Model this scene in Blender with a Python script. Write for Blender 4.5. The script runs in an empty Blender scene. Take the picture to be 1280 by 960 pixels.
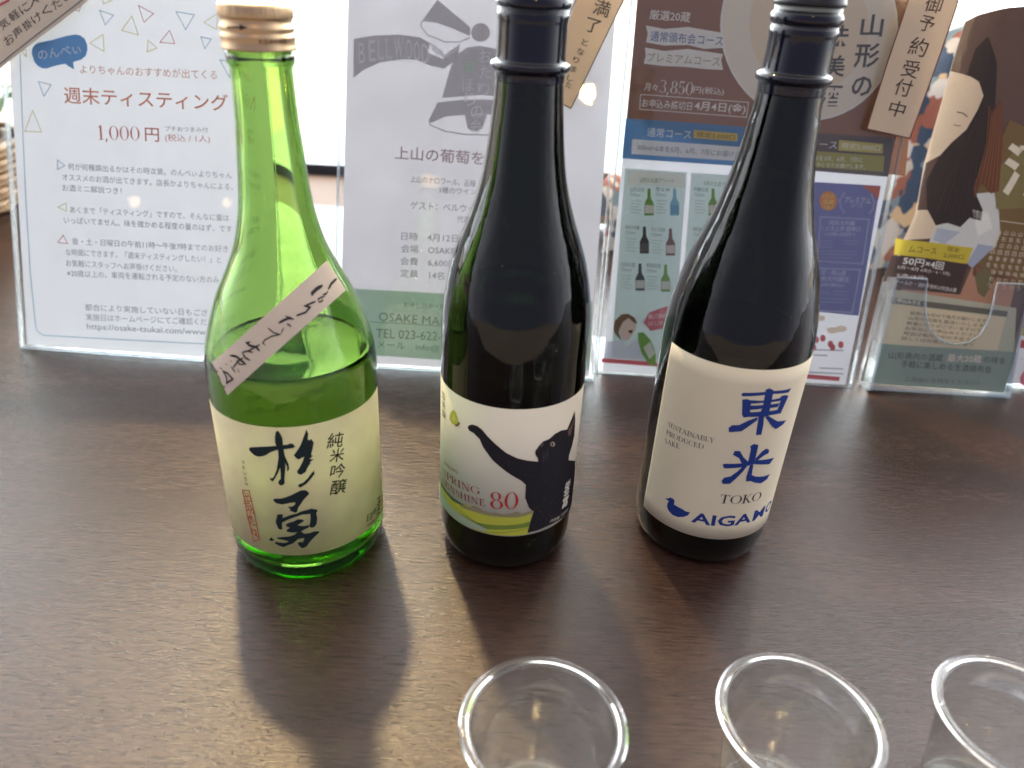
import bpy, bmesh, math, random
from mathutils import Vector, Matrix, Quaternion

# ------------------------------------------------------------------ camera, world, lights, exposure
SC = bpy.context.scene
COL = SC.collection
random.seed(7)

H = 0.29963                       # camera height over the counter
F_PX, PITCH, ROLL = 925.09, math.radians(29.2397), math.radians(3.2254)
cr, sr, cp, sp = math.cos(ROLL), math.sin(ROLL), math.cos(PITCH), math.sin(PITCH)
cam_d = bpy.data.cameras.new('camera')
cam = bpy.data.objects.new('camera', cam_d)
COL.objects.link(cam)
right = Vector((cr, sp * sr, cp * sr)); up = Vector((-sr, sp * cr, cp * cr)); fwd = Vector((0, cp, -sp))
cam.matrix_world = Matrix(((right.x, up.x, -fwd.x, 0), (right.y, up.y, -fwd.y, 0), (right.z, up.z, -fwd.z, H), (0, 0, 0, 1)))
cam_d.sensor_width = 36.0
cam_d.lens = F_PX / 1280 * 36
cam_d.clip_start = 0.01
cam_d.clip_end = 400
cam_d.dof.use_dof = True
cam_d.dof.focus_distance = 0.44
cam_d.dof.aperture_fstop = 7.0
SC.camera = cam

world = bpy.data.worlds.new('World')
SC.world = world
world.use_nodes = True
wn, wl = world.node_tree.nodes, world.node_tree.links
bg = wn['Background']
tc = wn.new('ShaderNodeTexCoord'); sx = wn.new('ShaderNodeSeparateXYZ')
wl.new(tc.outputs['Generated'], sx.inputs[0])
def wmap(sock, a, b, smooth=False):
    n = wn.new('ShaderNodeMapRange'); n.interpolation_type = 'SMOOTHSTEP' if smooth else 'LINEAR'
    n.inputs['From Min'].default_value = a; n.inputs['From Max'].default_value = b
    wl.new(sock, n.inputs['Value']); return n.outputs['Result']
def wmix(fac, a, b):
    n = wn.new('ShaderNodeMix'); n.data_type = 'RGBA'; wl.new(fac, n.inputs['Factor'])
    for k, v in (('A', a), ('B', b)):
        if isinstance(v, tuple): n.inputs[k].default_value = v
        else: wl.new(v, n.inputs[k])
    return n.outputs['Result']
pw = wn.new('ShaderNodeMath'); pw.operation = 'POWER'; pw.inputs[1].default_value = 2.2
wl.new(wmap(sx.outputs['Y'], -0.85, 0.95), pw.inputs[0])
side = wmix(pw.outputs[0], (0.23, 0.235, 0.32, 1), (7.4, 7.55, 7.8, 1))      # room behind the camera -> daylight from the window side
full = wmix(wmap(sx.outputs['Z'], 0.60, 0.86, True), side, (0.95, 0.88, 0.78, 1))   # ceiling overhead
wl.new(full, bg.inputs['Color'])
bg.inputs['Strength'].default_value = 1.0

sun_d = bpy.data.lights.new('sun', 'SUN')
sun = bpy.data.objects.new('sun', sun_d)
COL.objects.link(sun)
SEL, SAZ = math.radians(55), math.radians(-20)
SDIR = Vector((math.sin(SAZ) * math.cos(SEL), math.cos(SAZ) * math.cos(SEL), math.sin(SEL)))
sun.rotation_euler = SDIR.to_track_quat('Z', 'Y').to_euler()
sun.location = SDIR * 3
sun_d.energy = 1.8
sun_d.angle = math.radians(2.8)
sun_d.color = (1.0, 0.70, 0.34)

def bulb(loc, power, r, col=(1.0, 0.72, 0.38)):
    d = bpy.data.lights.new('ceiling_bulb', 'POINT')
    o = bpy.data.objects.new('ceiling_bulb', d)
    o.location = loc; d.energy = power; d.shadow_soft_size = r; d.color = col
    COL.objects.link(o)
bulb((0.216, -1.60, 1.70), 6, 0.024, (1.0, 0.62, 0.22))
bulb((-3.13, -3.94, 1.70), 0.2, 0.036, (1.0, 0.7, 0.4))
bulb((-2.39, -3.83, 1.70), 0.2, 0.036, (1.0, 0.7, 0.4))
bulb((0.55, 1.50, 1.80), 10, 0.03)
bulb((2.45, 3.15, 1.80), 110, 0.06)

SC.view_settings.view_transform = 'Standard'
SC.view_settings.look = 'None'
SC.view_settings.exposure = 0.5
SC.view_settings.gamma = 1.0
SC.render.engine = 'CYCLES'
cy = SC.cycles
cy.use_denoising = True
cy.max_bounces = 20; cy.transmission_bounces = 20; cy.transparent_max_bounces = 40
cy.diffuse_bounces = 4; cy.glossy_bounces = 8
cy.caustics_reflective = True; cy.caustics_refractive = True
cy.sample_clamp_indirect = 60.0
cy.blur_glossy = 0.0

# ------------------------------------------------------------------ measured layout: frames of flat things (origin, right, up, normal; metres)
# and everything printed on papers and labels, in mm on its own sheet
FRAMES = {
  'p1': ((-0.40939,0.54875,0.00423),(0.99950,-0.03147,0.00000),(0.00979,0.31083,0.95041),(-0.02990,-0.94994,0.31099)),
  'p2': ((-0.14593,0.54975,0.00419),(0.99998,-0.00645,0.00000),(0.00227,0.35206,0.93597),(-0.00604,-0.93595,0.35207)),
  'p3': ((0.07708,0.56442,0.00138),(1.00000,0.00152,0.00000),(-0.00029,0.19138,0.98152),(0.00150,-0.98151,0.19138)),
  'p4': ((0.42696,0.57946,0.00400),(1.00000,0.00000,0.00000),(-0.00000,0.20791,0.97815),(-0.00000,-0.97815,0.20791)),
  'p5': ((0.30609,0.56210,0.00400),(1.00000,0.00000,0.00000),(-0.00000,0.34202,0.93969),(-0.00000,-0.93969,0.34202)),
  's1': ((-0.40960,0.54210,0.00641),(0.99950,-0.03147,0.00000),(0.00979,0.31083,0.95041),(-0.02990,-0.94994,0.31099)),
  's2': ((-0.14597,0.54320,0.00666),(0.99998,-0.00645,0.00000),(0.00227,0.35206,0.93597),(-0.00604,-0.93595,0.35207)),
  's3': ((0.07710,0.55559,0.00310),(1.00000,0.00152,0.00000),(-0.00029,0.19138,0.98152),(0.00150,-0.98151,0.19138)),
}
PRINTS = {
 'p1': [
  ('T','print',(205,135,100),1,'よりちゃんのおすすめが出てくる',56.06,221.71,164.74,223.45,6.78,0,'g'),
  ('T','print',(200,105,55),1,'週末ティスティング',42.24,201.63,173.22,203.26,12.55,1,'g'),
  ('T','print',(185,85,70),1,'1,000',68.35,174.83,101.82,176.07,10.96,0,'s'),
  ('T','print',(185,85,70),1,'円',106.32,175.73,117.59,175.79,10.33,1,'g'),
  ('T','print',(190,100,85),1,'(税込 / 1人)',122.37,173.96,158.54,174.91,6.38,0,'g'),
  ('T','print',(120,122,130),1,'プチおつまみ付',122.55,181.09,157.04,182.08,3.93,0,'g'),
  ('T','print',(120,122,130),1,'何が何種類出るかはその時次第。のんべぃよりちゃん',42.64,147.35,175.95,148.45,5.26,0,'g'),
  ('T','print',(120,122,130),1,'オススメのお酒が出てきます。店長かよりちゃんによる、',37.6,138.81,176.69,139.68,5.29,0,'g'),
  ('T','print',(120,122,130),1,'お酒ミニ解説つき！',37.16,130.51,85.77,130.88,5.33,0,'g'),
  ('T','print',(120,122,130),1,'あくまで「ティスティング」ですので、そんなに量は',42.54,113.53,173.23,115.23,5.38,0,'g'),
  ('T','print',(120,122,130),1,'いっぱいでません。味を確かめる程度の量のはず、です',37.12,104.93,175.61,106.69,5.41,0,'g'),
  ('T','print',(120,122,130),1,'金・土・日曜日の午前11時〜午後7時までのお好き',42.92,88.5,172.18,90.54,5.47,0,'g'),
  ('T','print',(120,122,130),1,'な時間にできます。「週末ティスティングしたい！」と',37.1,79.25,166.32,81.32,5.5,0,'g'),
  ('T','print',(120,122,130),1,'お気軽にスタッフへお声掛けください。',36.97,70.32,129.7,71.61,5.54,0,'g'),
  ('T','print',(120,122,130),1,'※20歳以上の、車両を運転される予定のない方のみ',37.38,62.19,164.48,65,5.56,0,'g'),
  ('T','print',(120,122,130),1,'都合により実施していない日もござ',51.23,35.08,154.94,37.25,5.66,0,'g'),
  ('T','print',(120,122,130),1,'実施日はホームページにてご確認くだ',51.68,26.78,153.99,29.71,5.69,0,'g'),
  ('T','print',(120,122,130),1,'https://osake-tsukai.com/www',52.14,18.43,153.01,20.46,6.39,0,'g'),
  ('L','print',(110,160,190),1,0.65,((8.66,230.09),(7.42,180.78),(6.43,118.83),(6.36,64.2),(8.17,16.2))),
  ('L','print',(110,160,190),1,0.68,((8.17,16.2),(9.29,12.06),(14.07,8.84))),
  ('L','print',(110,160,190),1,0.68,((14.07,8.84),(79.86,9.76),(154.56,11.33))),
  ('L','print',(110,160,190),1,0.6,((73.56,265.23),(84.43,262.37),(77.53,255.1),(73.56,265.23))),
  ('L','print',(200,110,115),1,0.6,((104.12,270.29),(115.83,265.21),(108.12,258.49),(104.12,270.29))),
  ('L','print',(110,160,190),1,0.6,((133.37,267.58),(147.67,266.07),(140.6,255.08),(133.37,267.58))),
  ('L','print',(205,195,110),1,0.6,((98.86,262.58),(90.3,251.76),(103.42,249.01),(98.86,262.58))),
  ('L','print',(205,195,110),1,0.61,((75.66,248.07),(64.61,241.08),(75.78,235.87),(75.66,248.07))),
  ('L','print',(205,195,110),1,0.61,((110.87,245.95),(117.64,240.52),(109.97,237.19),(110.87,245.95))),
  ('L','print',(200,110,115),1,0.61,((128.05,253.82),(120.27,244.73),(131.9,244.5),(128.05,253.82))),
  ('L','print',(205,195,110),1,0.6,((165.74,267.89),(155.07,261.03),(164.98,256.41),(165.74,267.89))),
  ('L','print',(110,160,190),1,0.6,((152.4,250.55),(160.52,249.26),(155.4,242.04),(152.4,250.55))),
  ('L','print',(110,160,190),1,0.61,((167.23,234.56),(176.65,233.92),(174.66,222.11),(167.23,234.56))),
  ('L','print',(110,160,190),1,0.62,((22.18,210.47),(32.34,208.67),(26.04,199.65),(22.18,210.47))),
  ('L','print',(205,195,110),1,0.63,((16.34,188.57),(8.84,172.35),(22.51,172.56),(16.34,188.57))),
  ('L','print',(110,160,190),1,0.64,((34.37,151.79),(40.05,147.81),(33.96,144.34),(34.37,151.79))),
  ('L','print',(205,195,110),1,0.65,((39.49,118.39),(32.68,114.8),(39.49,112.07),(39.49,118.39))),
  ('L','print',(200,110,115),1,0.66,((35.81,92.7),(31.15,86.61),(39.13,86.16),(35.81,92.7))),
  ('L','print',(205,195,110),1,0.6,((76.18,275.06),(76.59,269.96),(83.58,272.61),(76.18,275.06))),
  ('L','print',(200,110,115),1,0.6,((53.75,264.74),(58.91,267.3),(57.48,263.79),(53.75,264.74))),
  ('L','print',(205,195,110),1,0.61,((10.08,232.22),(14,233.61),(13.66,228.31),(10.08,232.22))),
  ('L','print',(205,195,110),1,0.59,((183.22,282.99),(180.69,273.81),(194.31,276.8),(183.22,282.99))),
  ('P','print',(60,130,190),1,((18.2,231.03),(18.79,234.5),(20.83,237.35),(23.93,239.23),(35.25,241.9),(45.83,245.21),(53.33,246.78),(57.02,246.5),(60.63,244.32),(62.66,240.34),(62.85,236.26),(61.14,231.71),(57.65,228.76),(50.83,226.52),(51.52,221.04),(47.65,222.9),(44.39,224.92),(37.19,223.14),(29.56,220.56),(25.8,220.42),(22.16,222.29),(19.72,225.26))),
  ('T','print',(240,244,246),2,'のんべぃ',23,229.92,57.3,236.97,7.22,2,'g'),
 ],
 'p2': [
  ('P','print',(168,164,167),1,((5.02,257.78),(21.77,261.11),(41.51,262.92),(57.4,261.53),(65.47,257.85),(63.78,250.64),(75.86,246.59),(83.49,253.58),(89.59,258.59),(86.8,246.24),(77.19,239.12),(66.17,240.97),(56.08,244.58),(44.16,244.31),(26.36,241.08),(13.59,234.72),(5.38,228.21))),
  ('T','print',(226,222,226),2,'B',9.07,247.31,14.23,247.59,15.77,1,'g'),
  ('T','print',(226,222,226),2,'E',17.16,249.44,22.31,249.71,15.76,1,'g'),
  ('T','print',(226,222,226),2,'L',24.07,250.75,29.22,251.02,15.74,1,'g'),
  ('T','print',(226,222,226),2,'L',30.4,251.46,35.55,251.74,15.74,1,'g'),
  ('T','print',(226,222,226),2,'W',37.13,252.2,44.65,252.61,15.73,1,'g'),
  ('T','print',(226,222,226),2,'O',46.46,251.95,51.61,252.23,15.73,1,'g'),
  ('T','print',(226,222,226),2,'O',52.86,250.8,58.01,251.08,15.74,1,'g'),
  ('T','print',(226,222,226),2,'D',59.27,249.26,64.42,249.54,15.75,1,'g'),
  ('P','print',(168,164,167),1,((70.01,290.38),(82.21,281.44),(96.89,271.1),(96.82,264.58),(84.76,268.96),(70.76,273.04),(58.5,273.69))),
  ('L','print',(168,164,167),1,0.92,((58.5,273.69),(57.66,269.93),(63.25,263.71),(77.29,259.23),(89.14,259.87),(96.86,263.65))),
  ('P','print',(218,214,218),2,((65.41,259.16),(77.68,250.45),(89.22,258.01),(86.5,252.8),(77.85,246.7),(67.7,251.79))),
  ('P','print',(168,164,167),2,((112.43,268.21),(112.01,265.48),(110.5,263.1),(108.16,261.43),(105.32,260.74),(102.42,261.13),(99.91,262.53),(98.17,264.74),(97.47,267.41),(97.9,270.14),(99.41,272.51),(101.76,274.16),(104.59,274.85),(107.47,274.47),(109.98,273.07),(111.72,270.88))),
  ('P','print',(168,164,167),1,((76.77,216.87),(79.64,228.83),(82.5,240.35),(87.57,250.98),(95.26,256.08),(105.06,257.92),(117.03,256.32),(126.28,250.25),(132.98,237.42),(138.97,220.27),(106.98,220.81))),
  ('P','print',(168,164,167),1,((73.32,213.23),(91.21,216.13),(109.15,217.49),(127.13,217.71),(142.18,216.63),(149.96,204.02),(148.2,200.07),(139.83,205.77),(107.71,206.49),(79.79,202.84),(68.98,197.23),(67.06,199.83))),
  ('L','print',(168,164,167),1,1.01,((67.08,199.44),(68.04,195.64),(80.3,191.48),(96.49,189.86),(116.59,190.59),(136.54,193.63),(147.26,199.05),(149.62,203.04))),
  ('P','print',(168,164,167),2,((95.74,205.26),(98.28,194.41),(103.39,192.76),(110.31,195.08),(113.34,206.23))),
  ('T','print',(170,205,175),3,'蔵',93.2,241.31,102.71,241.82,9.79,1,'g'),
  ('T','print',(222,218,222),3,'ほ',92.26,227.62,101.81,228.14,9.85,1,'g'),
  ('T','print',(222,218,222),3,'り',94.79,216.71,104.36,217.23,9.91,1,'g'),
  ('T','print',(222,218,222),3,'の',100.25,207.43,109.84,207.96,9.96,1,'g'),
  ('T','print',(222,218,222),3,'会',100.37,196.85,109.99,197.38,10.01,1,'g'),
  ('T','print',(222,218,222),3,'お',104.68,250.03,114.17,250.54,9.74,1,'g'),
  ('T','print',(222,218,222),3,'た',105.7,237.83,115.22,238.35,9.8,1,'g'),
  ('T','print',(222,218,222),3,'り',105.37,224.91,114.92,225.43,9.87,1,'g'),
  ('T','print',(150,115,120),1,'上山の葡萄を',40.64,172.75,112.52,172.07,10.53,1,'g'),
  ('T','print',(120,122,130),1,'上山のナロワール、品種',53.94,152.88,106.87,151.91,5.32,0,'g'),
  ('T','print',(120,122,130),1,'3種のワイン',77.26,145.3,107.81,145.44,4.94,0,'g'),
  ('T','print',(120,122,130),1,'ゲスト：ベルウッド',54.72,132.1,113.6,131.86,6.36,0,'g'),
  ('T','print',(120,122,130),1,'代表',93.17,123.1,103.83,122.9,5.59,0,'g'),
  ('T','print',(125,125,132),1,'日時\u30004月12日',48.05,106.85,94.72,107.5,6.44,0,'g'),
  ('T','print',(125,125,132),1,'会場\u3000OSAKE',48.41,96.75,92.73,97.27,6.48,0,'g'),
  ('T','print',(125,125,132),1,'会費\u30006,600円',48.15,86.56,94.25,86.78,6.51,0,'g'),
  ('T','print',(125,125,132),1,'定員\u300014名',48.5,76.77,84.79,76.42,6.54,0,'g'),
  ('P','print',(165,200,170),1,((1.76,61.72),(83.97,61.98),(208.61,62.04),(210.28,5.61),(84.3,6.56),(10.46,7.03))),
  ('T','print',(105,135,110),2,'お申し込み・問い合わせ',52.12,51.01,107.39,50.93,4.97,0,'g'),
  ('T','print',(105,135,110),2,'OSAKE MARKET',31.6,39.82,108.01,38.48,7.08,0,'g'),
  ('L','print',(105,135,110),2,0.54,((22.31,35.09),(83.07,34.92),(191.89,34.03))),
  ('T','print',(105,135,110),2,'TEL 023-622-',29.93,25.91,84.49,26.2,7.54,0,'g'),
  ('T','print',(105,135,110),2,'メール\u3000info@',31.29,15.88,83.48,15.61,6.74,0,'g'),
 ],
 'p3': [
  ('P','print',(122,80,56),1,((-0.52,297.45),(215.31,301.74),(212.26,276.09),(223.36,174.44),(96.61,181.26),(0.44,205.53))),
  ('P','print',(70,125,175),2,((-0.34,205.48),(51.01,204.98),(102.5,203.89),(103.9,174.85),(-0.48,175.75))),
  ('P','print',(92,78,70),2,((102.65,203.89),(160.33,202.54),(208.7,201.42),(210.19,173.12),(165.7,174.07),(104.15,175.31))),
  ('P','print',(236,226,208),2,((194.08,280.59),(195.31,272.31),(195.4,264.04),(194.35,255.92),(192.15,248.09),(188.83,240.72),(184.44,233.92),(179.04,227.84),(172.72,222.59),(165.6,218.28),(157.81,215),(149.47,212.82),(140.77,211.77),(131.85,211.88),(122.89,213.16),(114.05,215.57),(105.51,219.06),(97.42,223.56),(89.93,228.98),(83.18,235.21),(77.28,242.13),(72.32,249.6),(68.38,257.49),(65.53,265.65),(63.79,273.93),(63.18,282.2),(63.69,290.3),(65.31,298.11),(67.98,305.5),(71.66,312.36),(76.26,318.58),(81.72,324.07),(87.93,328.75),(94.79,332.55),(102.19,335.43),(110.01,337.33),(118.14,338.24),(126.44,338.14),(134.79,337.04),(143.07,334.94),(151.13,331.89),(158.87,327.91),(166.14,323.06),(172.84,317.42),(178.85,311.07),(184.07,304.1),(188.4,296.62),(191.76,288.74))),
  ('L','print',(240,238,234),3,1.37,((194.08,280.59),(195.31,272.31),(195.4,264.04),(194.35,255.92),(192.15,248.09),(188.83,240.72),(184.44,233.92),(179.04,227.84),(172.72,222.59),(165.6,218.28),(157.81,215),(149.47,212.82),(140.77,211.77),(131.85,211.88),(122.89,213.16),(114.05,215.57),(105.51,219.06),(97.42,223.56),(89.93,228.98),(83.18,235.21),(77.28,242.13),(72.32,249.6),(68.38,257.49),(65.53,265.65),(63.79,273.93),(63.18,282.2),(63.69,290.3),(65.31,298.11),(67.98,305.5),(71.66,312.36),(76.26,318.58),(81.72,324.07),(87.93,328.75),(94.79,332.55),(102.19,335.43),(110.01,337.33),(118.14,338.24),(126.44,338.14),(134.79,337.04),(143.07,334.94),(151.13,331.89),(158.87,327.91),(166.14,323.06),(172.84,317.42),(178.85,311.07),(184.07,304.1),(188.4,296.62),(191.76,288.74),(194.08,280.59))),
  ('P','print',(230,212,185),3,((173.41,279.53),(174.25,267.93),(171.98,256.83),(166.7,247),(158.76,239.19),(148.68,233.99),(137.19,231.78),(125.12,232.75),(113.36,236.83),(102.76,243.68),(94.07,252.8),(87.88,263.49),(84.58,275),(84.33,286.5),(87.1,297.24),(92.65,306.52),(100.57,313.76),(110.34,318.52),(121.31,320.52),(132.79,319.65),(144.05,315.94),(154.38,309.63),(163.09,301.08),(169.59,290.83))),
  ('T','print',(235,233,228),3,'厳選20蔵',9.8,279.03,40.32,278.43,6.97,1,'g'),
  ('P','print',(235,233,228),4,((7.96,271.36),(21.64,269.74),(39.34,272.01),(65.95,269.28),(65.69,265.84),(68.45,259.11),(53.26,257.63),(40.91,259.76),(22.97,258.42),(9.22,259.92),(9.78,265.72))),
  ('T','print',(90,110,160),5,'通常頒布会コース',12.03,264.46,66.74,263.7,7.09,1,'g'),
  ('P','print',(235,233,228),4,((8.86,256.31),(23.4,254.71),(41.26,257.01),(67.99,254.93),(67.08,250.71),(69.57,243.84),(55.12,243.79),(41.34,244.48),(23.11,244.24),(9.01,245.19),(9.95,250.54))),
  ('T','print',(165,150,105),5,'プレミアムコース',11.08,249.9,66.48,249.56,6.37,1,'g'),
  ('T','print',(235,233,228),3,'月々',11.38,229.06,21.56,228.59,5.39,1,'g'),
  ('T','print',(235,233,228),3,'3,850',23.23,230.11,48.63,229.29,9.35,0,'s'),
  ('T','print',(235,233,228),3,'円(税込)',49.18,228.61,72.58,228.12,5.68,1,'g'),
  ('L','print',(235,233,228),3,0.54,((9.08,223.36),(92.26,221.97),(92.35,211.25),(9.46,212.7),(9.08,223.36))),
  ('T','print',(235,233,228),3,'お申込み締切日',10.8,217.41,49.48,216.84,6.32,1,'g'),
  ('T','print',(235,233,228),3,'4月4日(金)',51.28,217.22,90.9,216.7,8.05,2,'g'),
  ('T','print',(235,233,228),3,'通常コース',16.98,196.4,51.53,196.17,6.76,1,'g'),
  ('P','print',(215,180,60),3,((53.24,199.8),(87.36,198.96),(87.88,193.36),(53.7,193.91))),
  ('T','print',(120,90,40),4,'限定3,000口',55.99,196.7,85.78,195.92,4.11,1,'g'),
  ('P','print',(235,233,228),3,((6.18,190.64),(104.85,188.9),(105.24,178.4),(6.4,179.44))),
  ('T','print',(110,100,100),4,'300ml×6本を5月、6月、7月にお届けします',10.39,184.9,101.01,183.3,4.47,0,'g'),
  ('P','print',(205,222,216),1,((2.61,168.64),(51.84,167.94),(59.06,9.87),(6.39,12.18))),
  ('P','print',(205,222,216),1,((55.34,167.82),(108.23,167.47),(120.98,9.87),(63.37,9.76))),
  ('P','print',(232,232,222),2,((6.74,167.03),(50.46,166.34),(50.38,154.34),(44.54,156.34),(28.51,157.02),(14.18,156.7),(6.53,153.51))),
  ('T','print',(110,130,90),3,'5月のお酒アソート',15.41,160.16,42.4,160.85,3.66,0,'g'),
  ('T','print',(110,130,90),3,'5月のお酒アソート',66.31,160.6,91.88,159.98,3.67,0,'g'),
  ('P','print',(110,160,50),2,((22.16,153.97),(24.35,154.09),(25.53,146.81),(28.2,142.74),(29.27,133.24),(21.9,132.84),(20.86,142.34),(22.6,146.66))),
  ('P','print',(225,220,205),3,((21.39,140.89),(28,141.25),(28.71,134.92),(22.09,134.56))),
  ('T','print',(110,125,118),2,'山形正宗',8.2,152.83,19.41,152.66,3.39,0,'g'),
  ('T','print',(130,150,140),2,'720ml',8.63,148.66,16.65,148.63,2.47,0,'g'),
  ('L','print',(165,185,176),2,0.57,((9.59,144.04),(18.28,143.88))),
  ('L','print',(165,185,176),2,0.57,((9.83,141.7),(17.25,141.48))),
  ('L','print',(165,185,176),2,0.57,((10.07,139.36),(16.22,139.07))),
  ('L','print',(165,185,176),2,0.57,((10.32,137.02),(19.04,136.86))),
  ('L','print',(165,185,176),2,0.57,((10.56,134.67),(18.01,134.44))),
  ('P','print',(120,180,200),2,((42.48,155.07),(44.66,155.19),(45.92,147.92),(48.63,143.86),(49.81,134.37),(42.45,133.96),(41.31,143.46),(43,147.77))),
  ('P','print',(110,165,195),3,((41.85,142.01),(48.45,142.37),(49.23,136.04),(42.61,135.68))),
  ('T','print',(110,125,118),2,'雪女神',28.54,153.93,39.74,153.76,3.38,0,'g'),
  ('T','print',(130,150,140),2,'720ml',29.01,149.77,37.02,149.74,2.47,0,'g'),
  ('L','print',(165,185,176),2,0.57,((30.02,145.15),(38.71,145))),
  ('L','print',(165,185,176),2,0.57,((30.29,142.82),(37.71,142.6))),
  ('L','print',(165,185,176),2,0.57,((30.55,140.48),(36.7,140.19))),
  ('L','print',(165,185,176),2,0.57,((30.82,138.14),(39.54,137.98))),
  ('L','print',(165,185,176),2,0.57,((31.09,135.79),(38.54,135.57))),
  ('P','print',(80,75,72),2,((21.73,124.09),(23.95,124.21),(25.15,116.71),(27.86,112.51),(28.95,102.7),(21.47,102.28),(20.41,112.09),(22.18,116.54))),
  ('P','print',(105,98,95),3,((20.95,110.59),(27.66,110.97),(28.39,104.43),(21.65,104.06))),
  ('T','print',(110,125,118),2,'純米大吟醸',7.55,122.91,18.94,122.74,3.5,0,'g'),
  ('T','print',(130,150,140),2,'720ml',7.99,118.61,16.13,118.58,2.55,0,'g'),
  ('L','print',(165,185,176),2,0.58,((8.96,113.84),(17.79,113.68))),
  ('L','print',(165,185,176),2,0.58,((9.2,111.43),(16.74,111.2))),
  ('L','print',(165,185,176),2,0.59,((9.45,109.02),(15.7,108.72))),
  ('L','print',(165,185,176),2,0.59,((9.7,106.6),(18.56,106.44))),
  ('L','print',(165,185,176),2,0.59,((9.94,104.17),(17.51,103.94))),
  ('P','print',(120,85,75),2,((42.88,123.66),(45.1,123.78),(46.39,116.27),(49.14,112.07),(50.34,102.26),(42.86,101.84),(41.7,111.65),(43.41,116.11))),
  ('P','print',(225,205,195),3,((42.25,110.15),(48.96,110.53),(49.75,103.99),(43.02,103.61))),
  ('T','print',(110,125,118),2,'生もと純米',28.71,122.48,40.1,122.31,3.5,0,'g'),
  ('T','print',(130,150,140),2,'720ml',29.19,118.18,37.34,118.14,2.55,0,'g'),
  ('L','print',(165,185,176),2,0.58,((30.22,113.4),(39.05,113.24))),
  ('L','print',(165,185,176),2,0.58,((30.49,110.99),(38.03,110.76))),
  ('L','print',(165,185,176),2,0.59,((30.76,108.58),(37.01,108.27))),
  ('L','print',(165,185,176),2,0.59,((31.03,106.16),(39.9,106))),
  ('L','print',(165,185,176),2,0.59,((31.31,103.73),(38.88,103.5))),
  ('P','print',(90,92,95),2,((21.37,94.08),(23.62,94.21),(24.84,86.46),(27.59,82.13),(28.7,72.01),(21.09,71.58),(20.03,81.7),(21.82,86.3))),
  ('P','print',(228,226,222),3,((20.57,80.16),(27.39,80.54),(28.12,73.8),(21.28,73.41))),
  ('T','print',(110,125,118),2,'出羽の里',6.97,92.87,18.53,92.69,3.61,0,'g'),
  ('T','print',(130,150,140),2,'720ml',7.41,88.43,15.67,88.4,2.63,0,'g'),
  ('L','print',(165,185,176),2,0.6,((8.39,83.51),(17.36,83.34))),
  ('L','print',(165,185,176),2,0.6,((8.64,81.02),(16.3,80.79))),
  ('L','print',(165,185,176),2,0.6,((8.89,78.53),(15.23,78.22))),
  ('L','print',(165,185,176),2,0.6,((9.14,76.03),(18.14,75.87))),
  ('L','print',(165,185,176),2,0.6,((9.39,73.53),(17.07,73.29))),
  ('P','print',(115,165,60),2,((42.43,94.43),(44.68,94.56),(45.98,86.82),(48.78,82.48),(49.99,72.37),(42.39,71.94),(41.22,82.06),(42.96,86.65))),
  ('P','print',(228,228,215),3,((41.78,80.51),(48.59,80.9),(49.4,74.15),(42.56,73.77))),
  ('T','print',(110,125,118),2,'無濾過生酒',28.04,93.22,39.6,93.04,3.6,0,'g'),
  ('T','print',(130,150,140),2,'720ml',28.53,88.78,36.79,88.75,2.63,0,'g'),
  ('L','print',(165,185,176),2,0.6,((29.57,83.86),(38.53,83.7))),
  ('L','print',(165,185,176),2,0.6,((29.84,81.38),(37.5,81.14))),
  ('L','print',(165,185,176),2,0.6,((30.11,78.89),(36.46,78.58))),
  ('L','print',(165,185,176),2,0.6,((30.39,76.39),(39.39,76.23))),
  ('L','print',(165,185,176),2,0.6,((30.67,73.89),(38.36,73.65))),
  ('P','print',(110,160,50),2,((72.91,156.72),(75.09,156.84),(76.47,149.59),(79.24,145.52),(80.57,136.05),(73.22,135.65),(71.93,145.13),(73.55,149.43))),
  ('P','print',(225,220,205),3,((72.5,143.68),(79.08,144.04),(79.97,137.72),(73.36,137.36))),
  ('T','print',(110,125,118),2,'吟醸生酒',59,155.58,70.2,155.41,3.38,0,'g'),
  ('T','print',(130,150,140),2,'720ml',59.54,151.43,67.55,151.39,2.47,0,'g'),
  ('L','print',(165,185,176),2,0.57,((60.62,146.81),(69.31,146.66))),
  ('L','print',(165,185,176),2,0.57,((60.93,144.49),(68.34,144.27))),
  ('L','print',(165,185,176),2,0.57,((61.23,142.15),(67.38,141.86))),
  ('L','print',(165,185,176),2,0.57,((61.54,139.82),(70.25,139.66))),
  ('L','print',(165,185,176),2,0.57,((61.84,137.47),(69.29,137.25))),
  ('P','print',(80,80,75),2,((76.4,125.5),(78.62,125.62),(80.03,118.13),(82.86,113.93),(84.23,104.14),(76.75,103.72),(75.42,113.52),(77.06,117.96))),
  ('P','print',(225,220,205),3,((76,112.02),(82.7,112.39),(83.61,105.87),(76.89,105.49))),
  ('T','print',(110,125,118),2,'特別純米',62.26,124.32,73.64,124.15,3.49,0,'g'),
  ('T','print',(130,150,140),2,'720ml',62.82,120.03,70.95,120,2.55,0,'g'),
  ('L','print',(165,185,176),2,0.58,((63.93,115.27),(72.75,115.11))),
  ('L','print',(165,185,176),2,0.58,((64.24,112.86),(71.78,112.63))),
  ('L','print',(165,185,176),2,0.58,((64.55,110.45),(70.8,110.15))),
  ('L','print',(165,185,176),2,0.59,((64.87,108.03),(73.73,107.87))),
  ('L','print',(165,185,176),2,0.59,((65.18,105.61),(72.75,105.38))),
  ('P','print',(232,205,190),3,((11.05,38.84),(13.16,44.93),(19.34,48.84),(23.68,44.34),(25.1,39.65),(23.39,35.95),(21.45,32.23),(19.99,28.93),(15.96,28.7),(12.46,32.52))),
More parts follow.
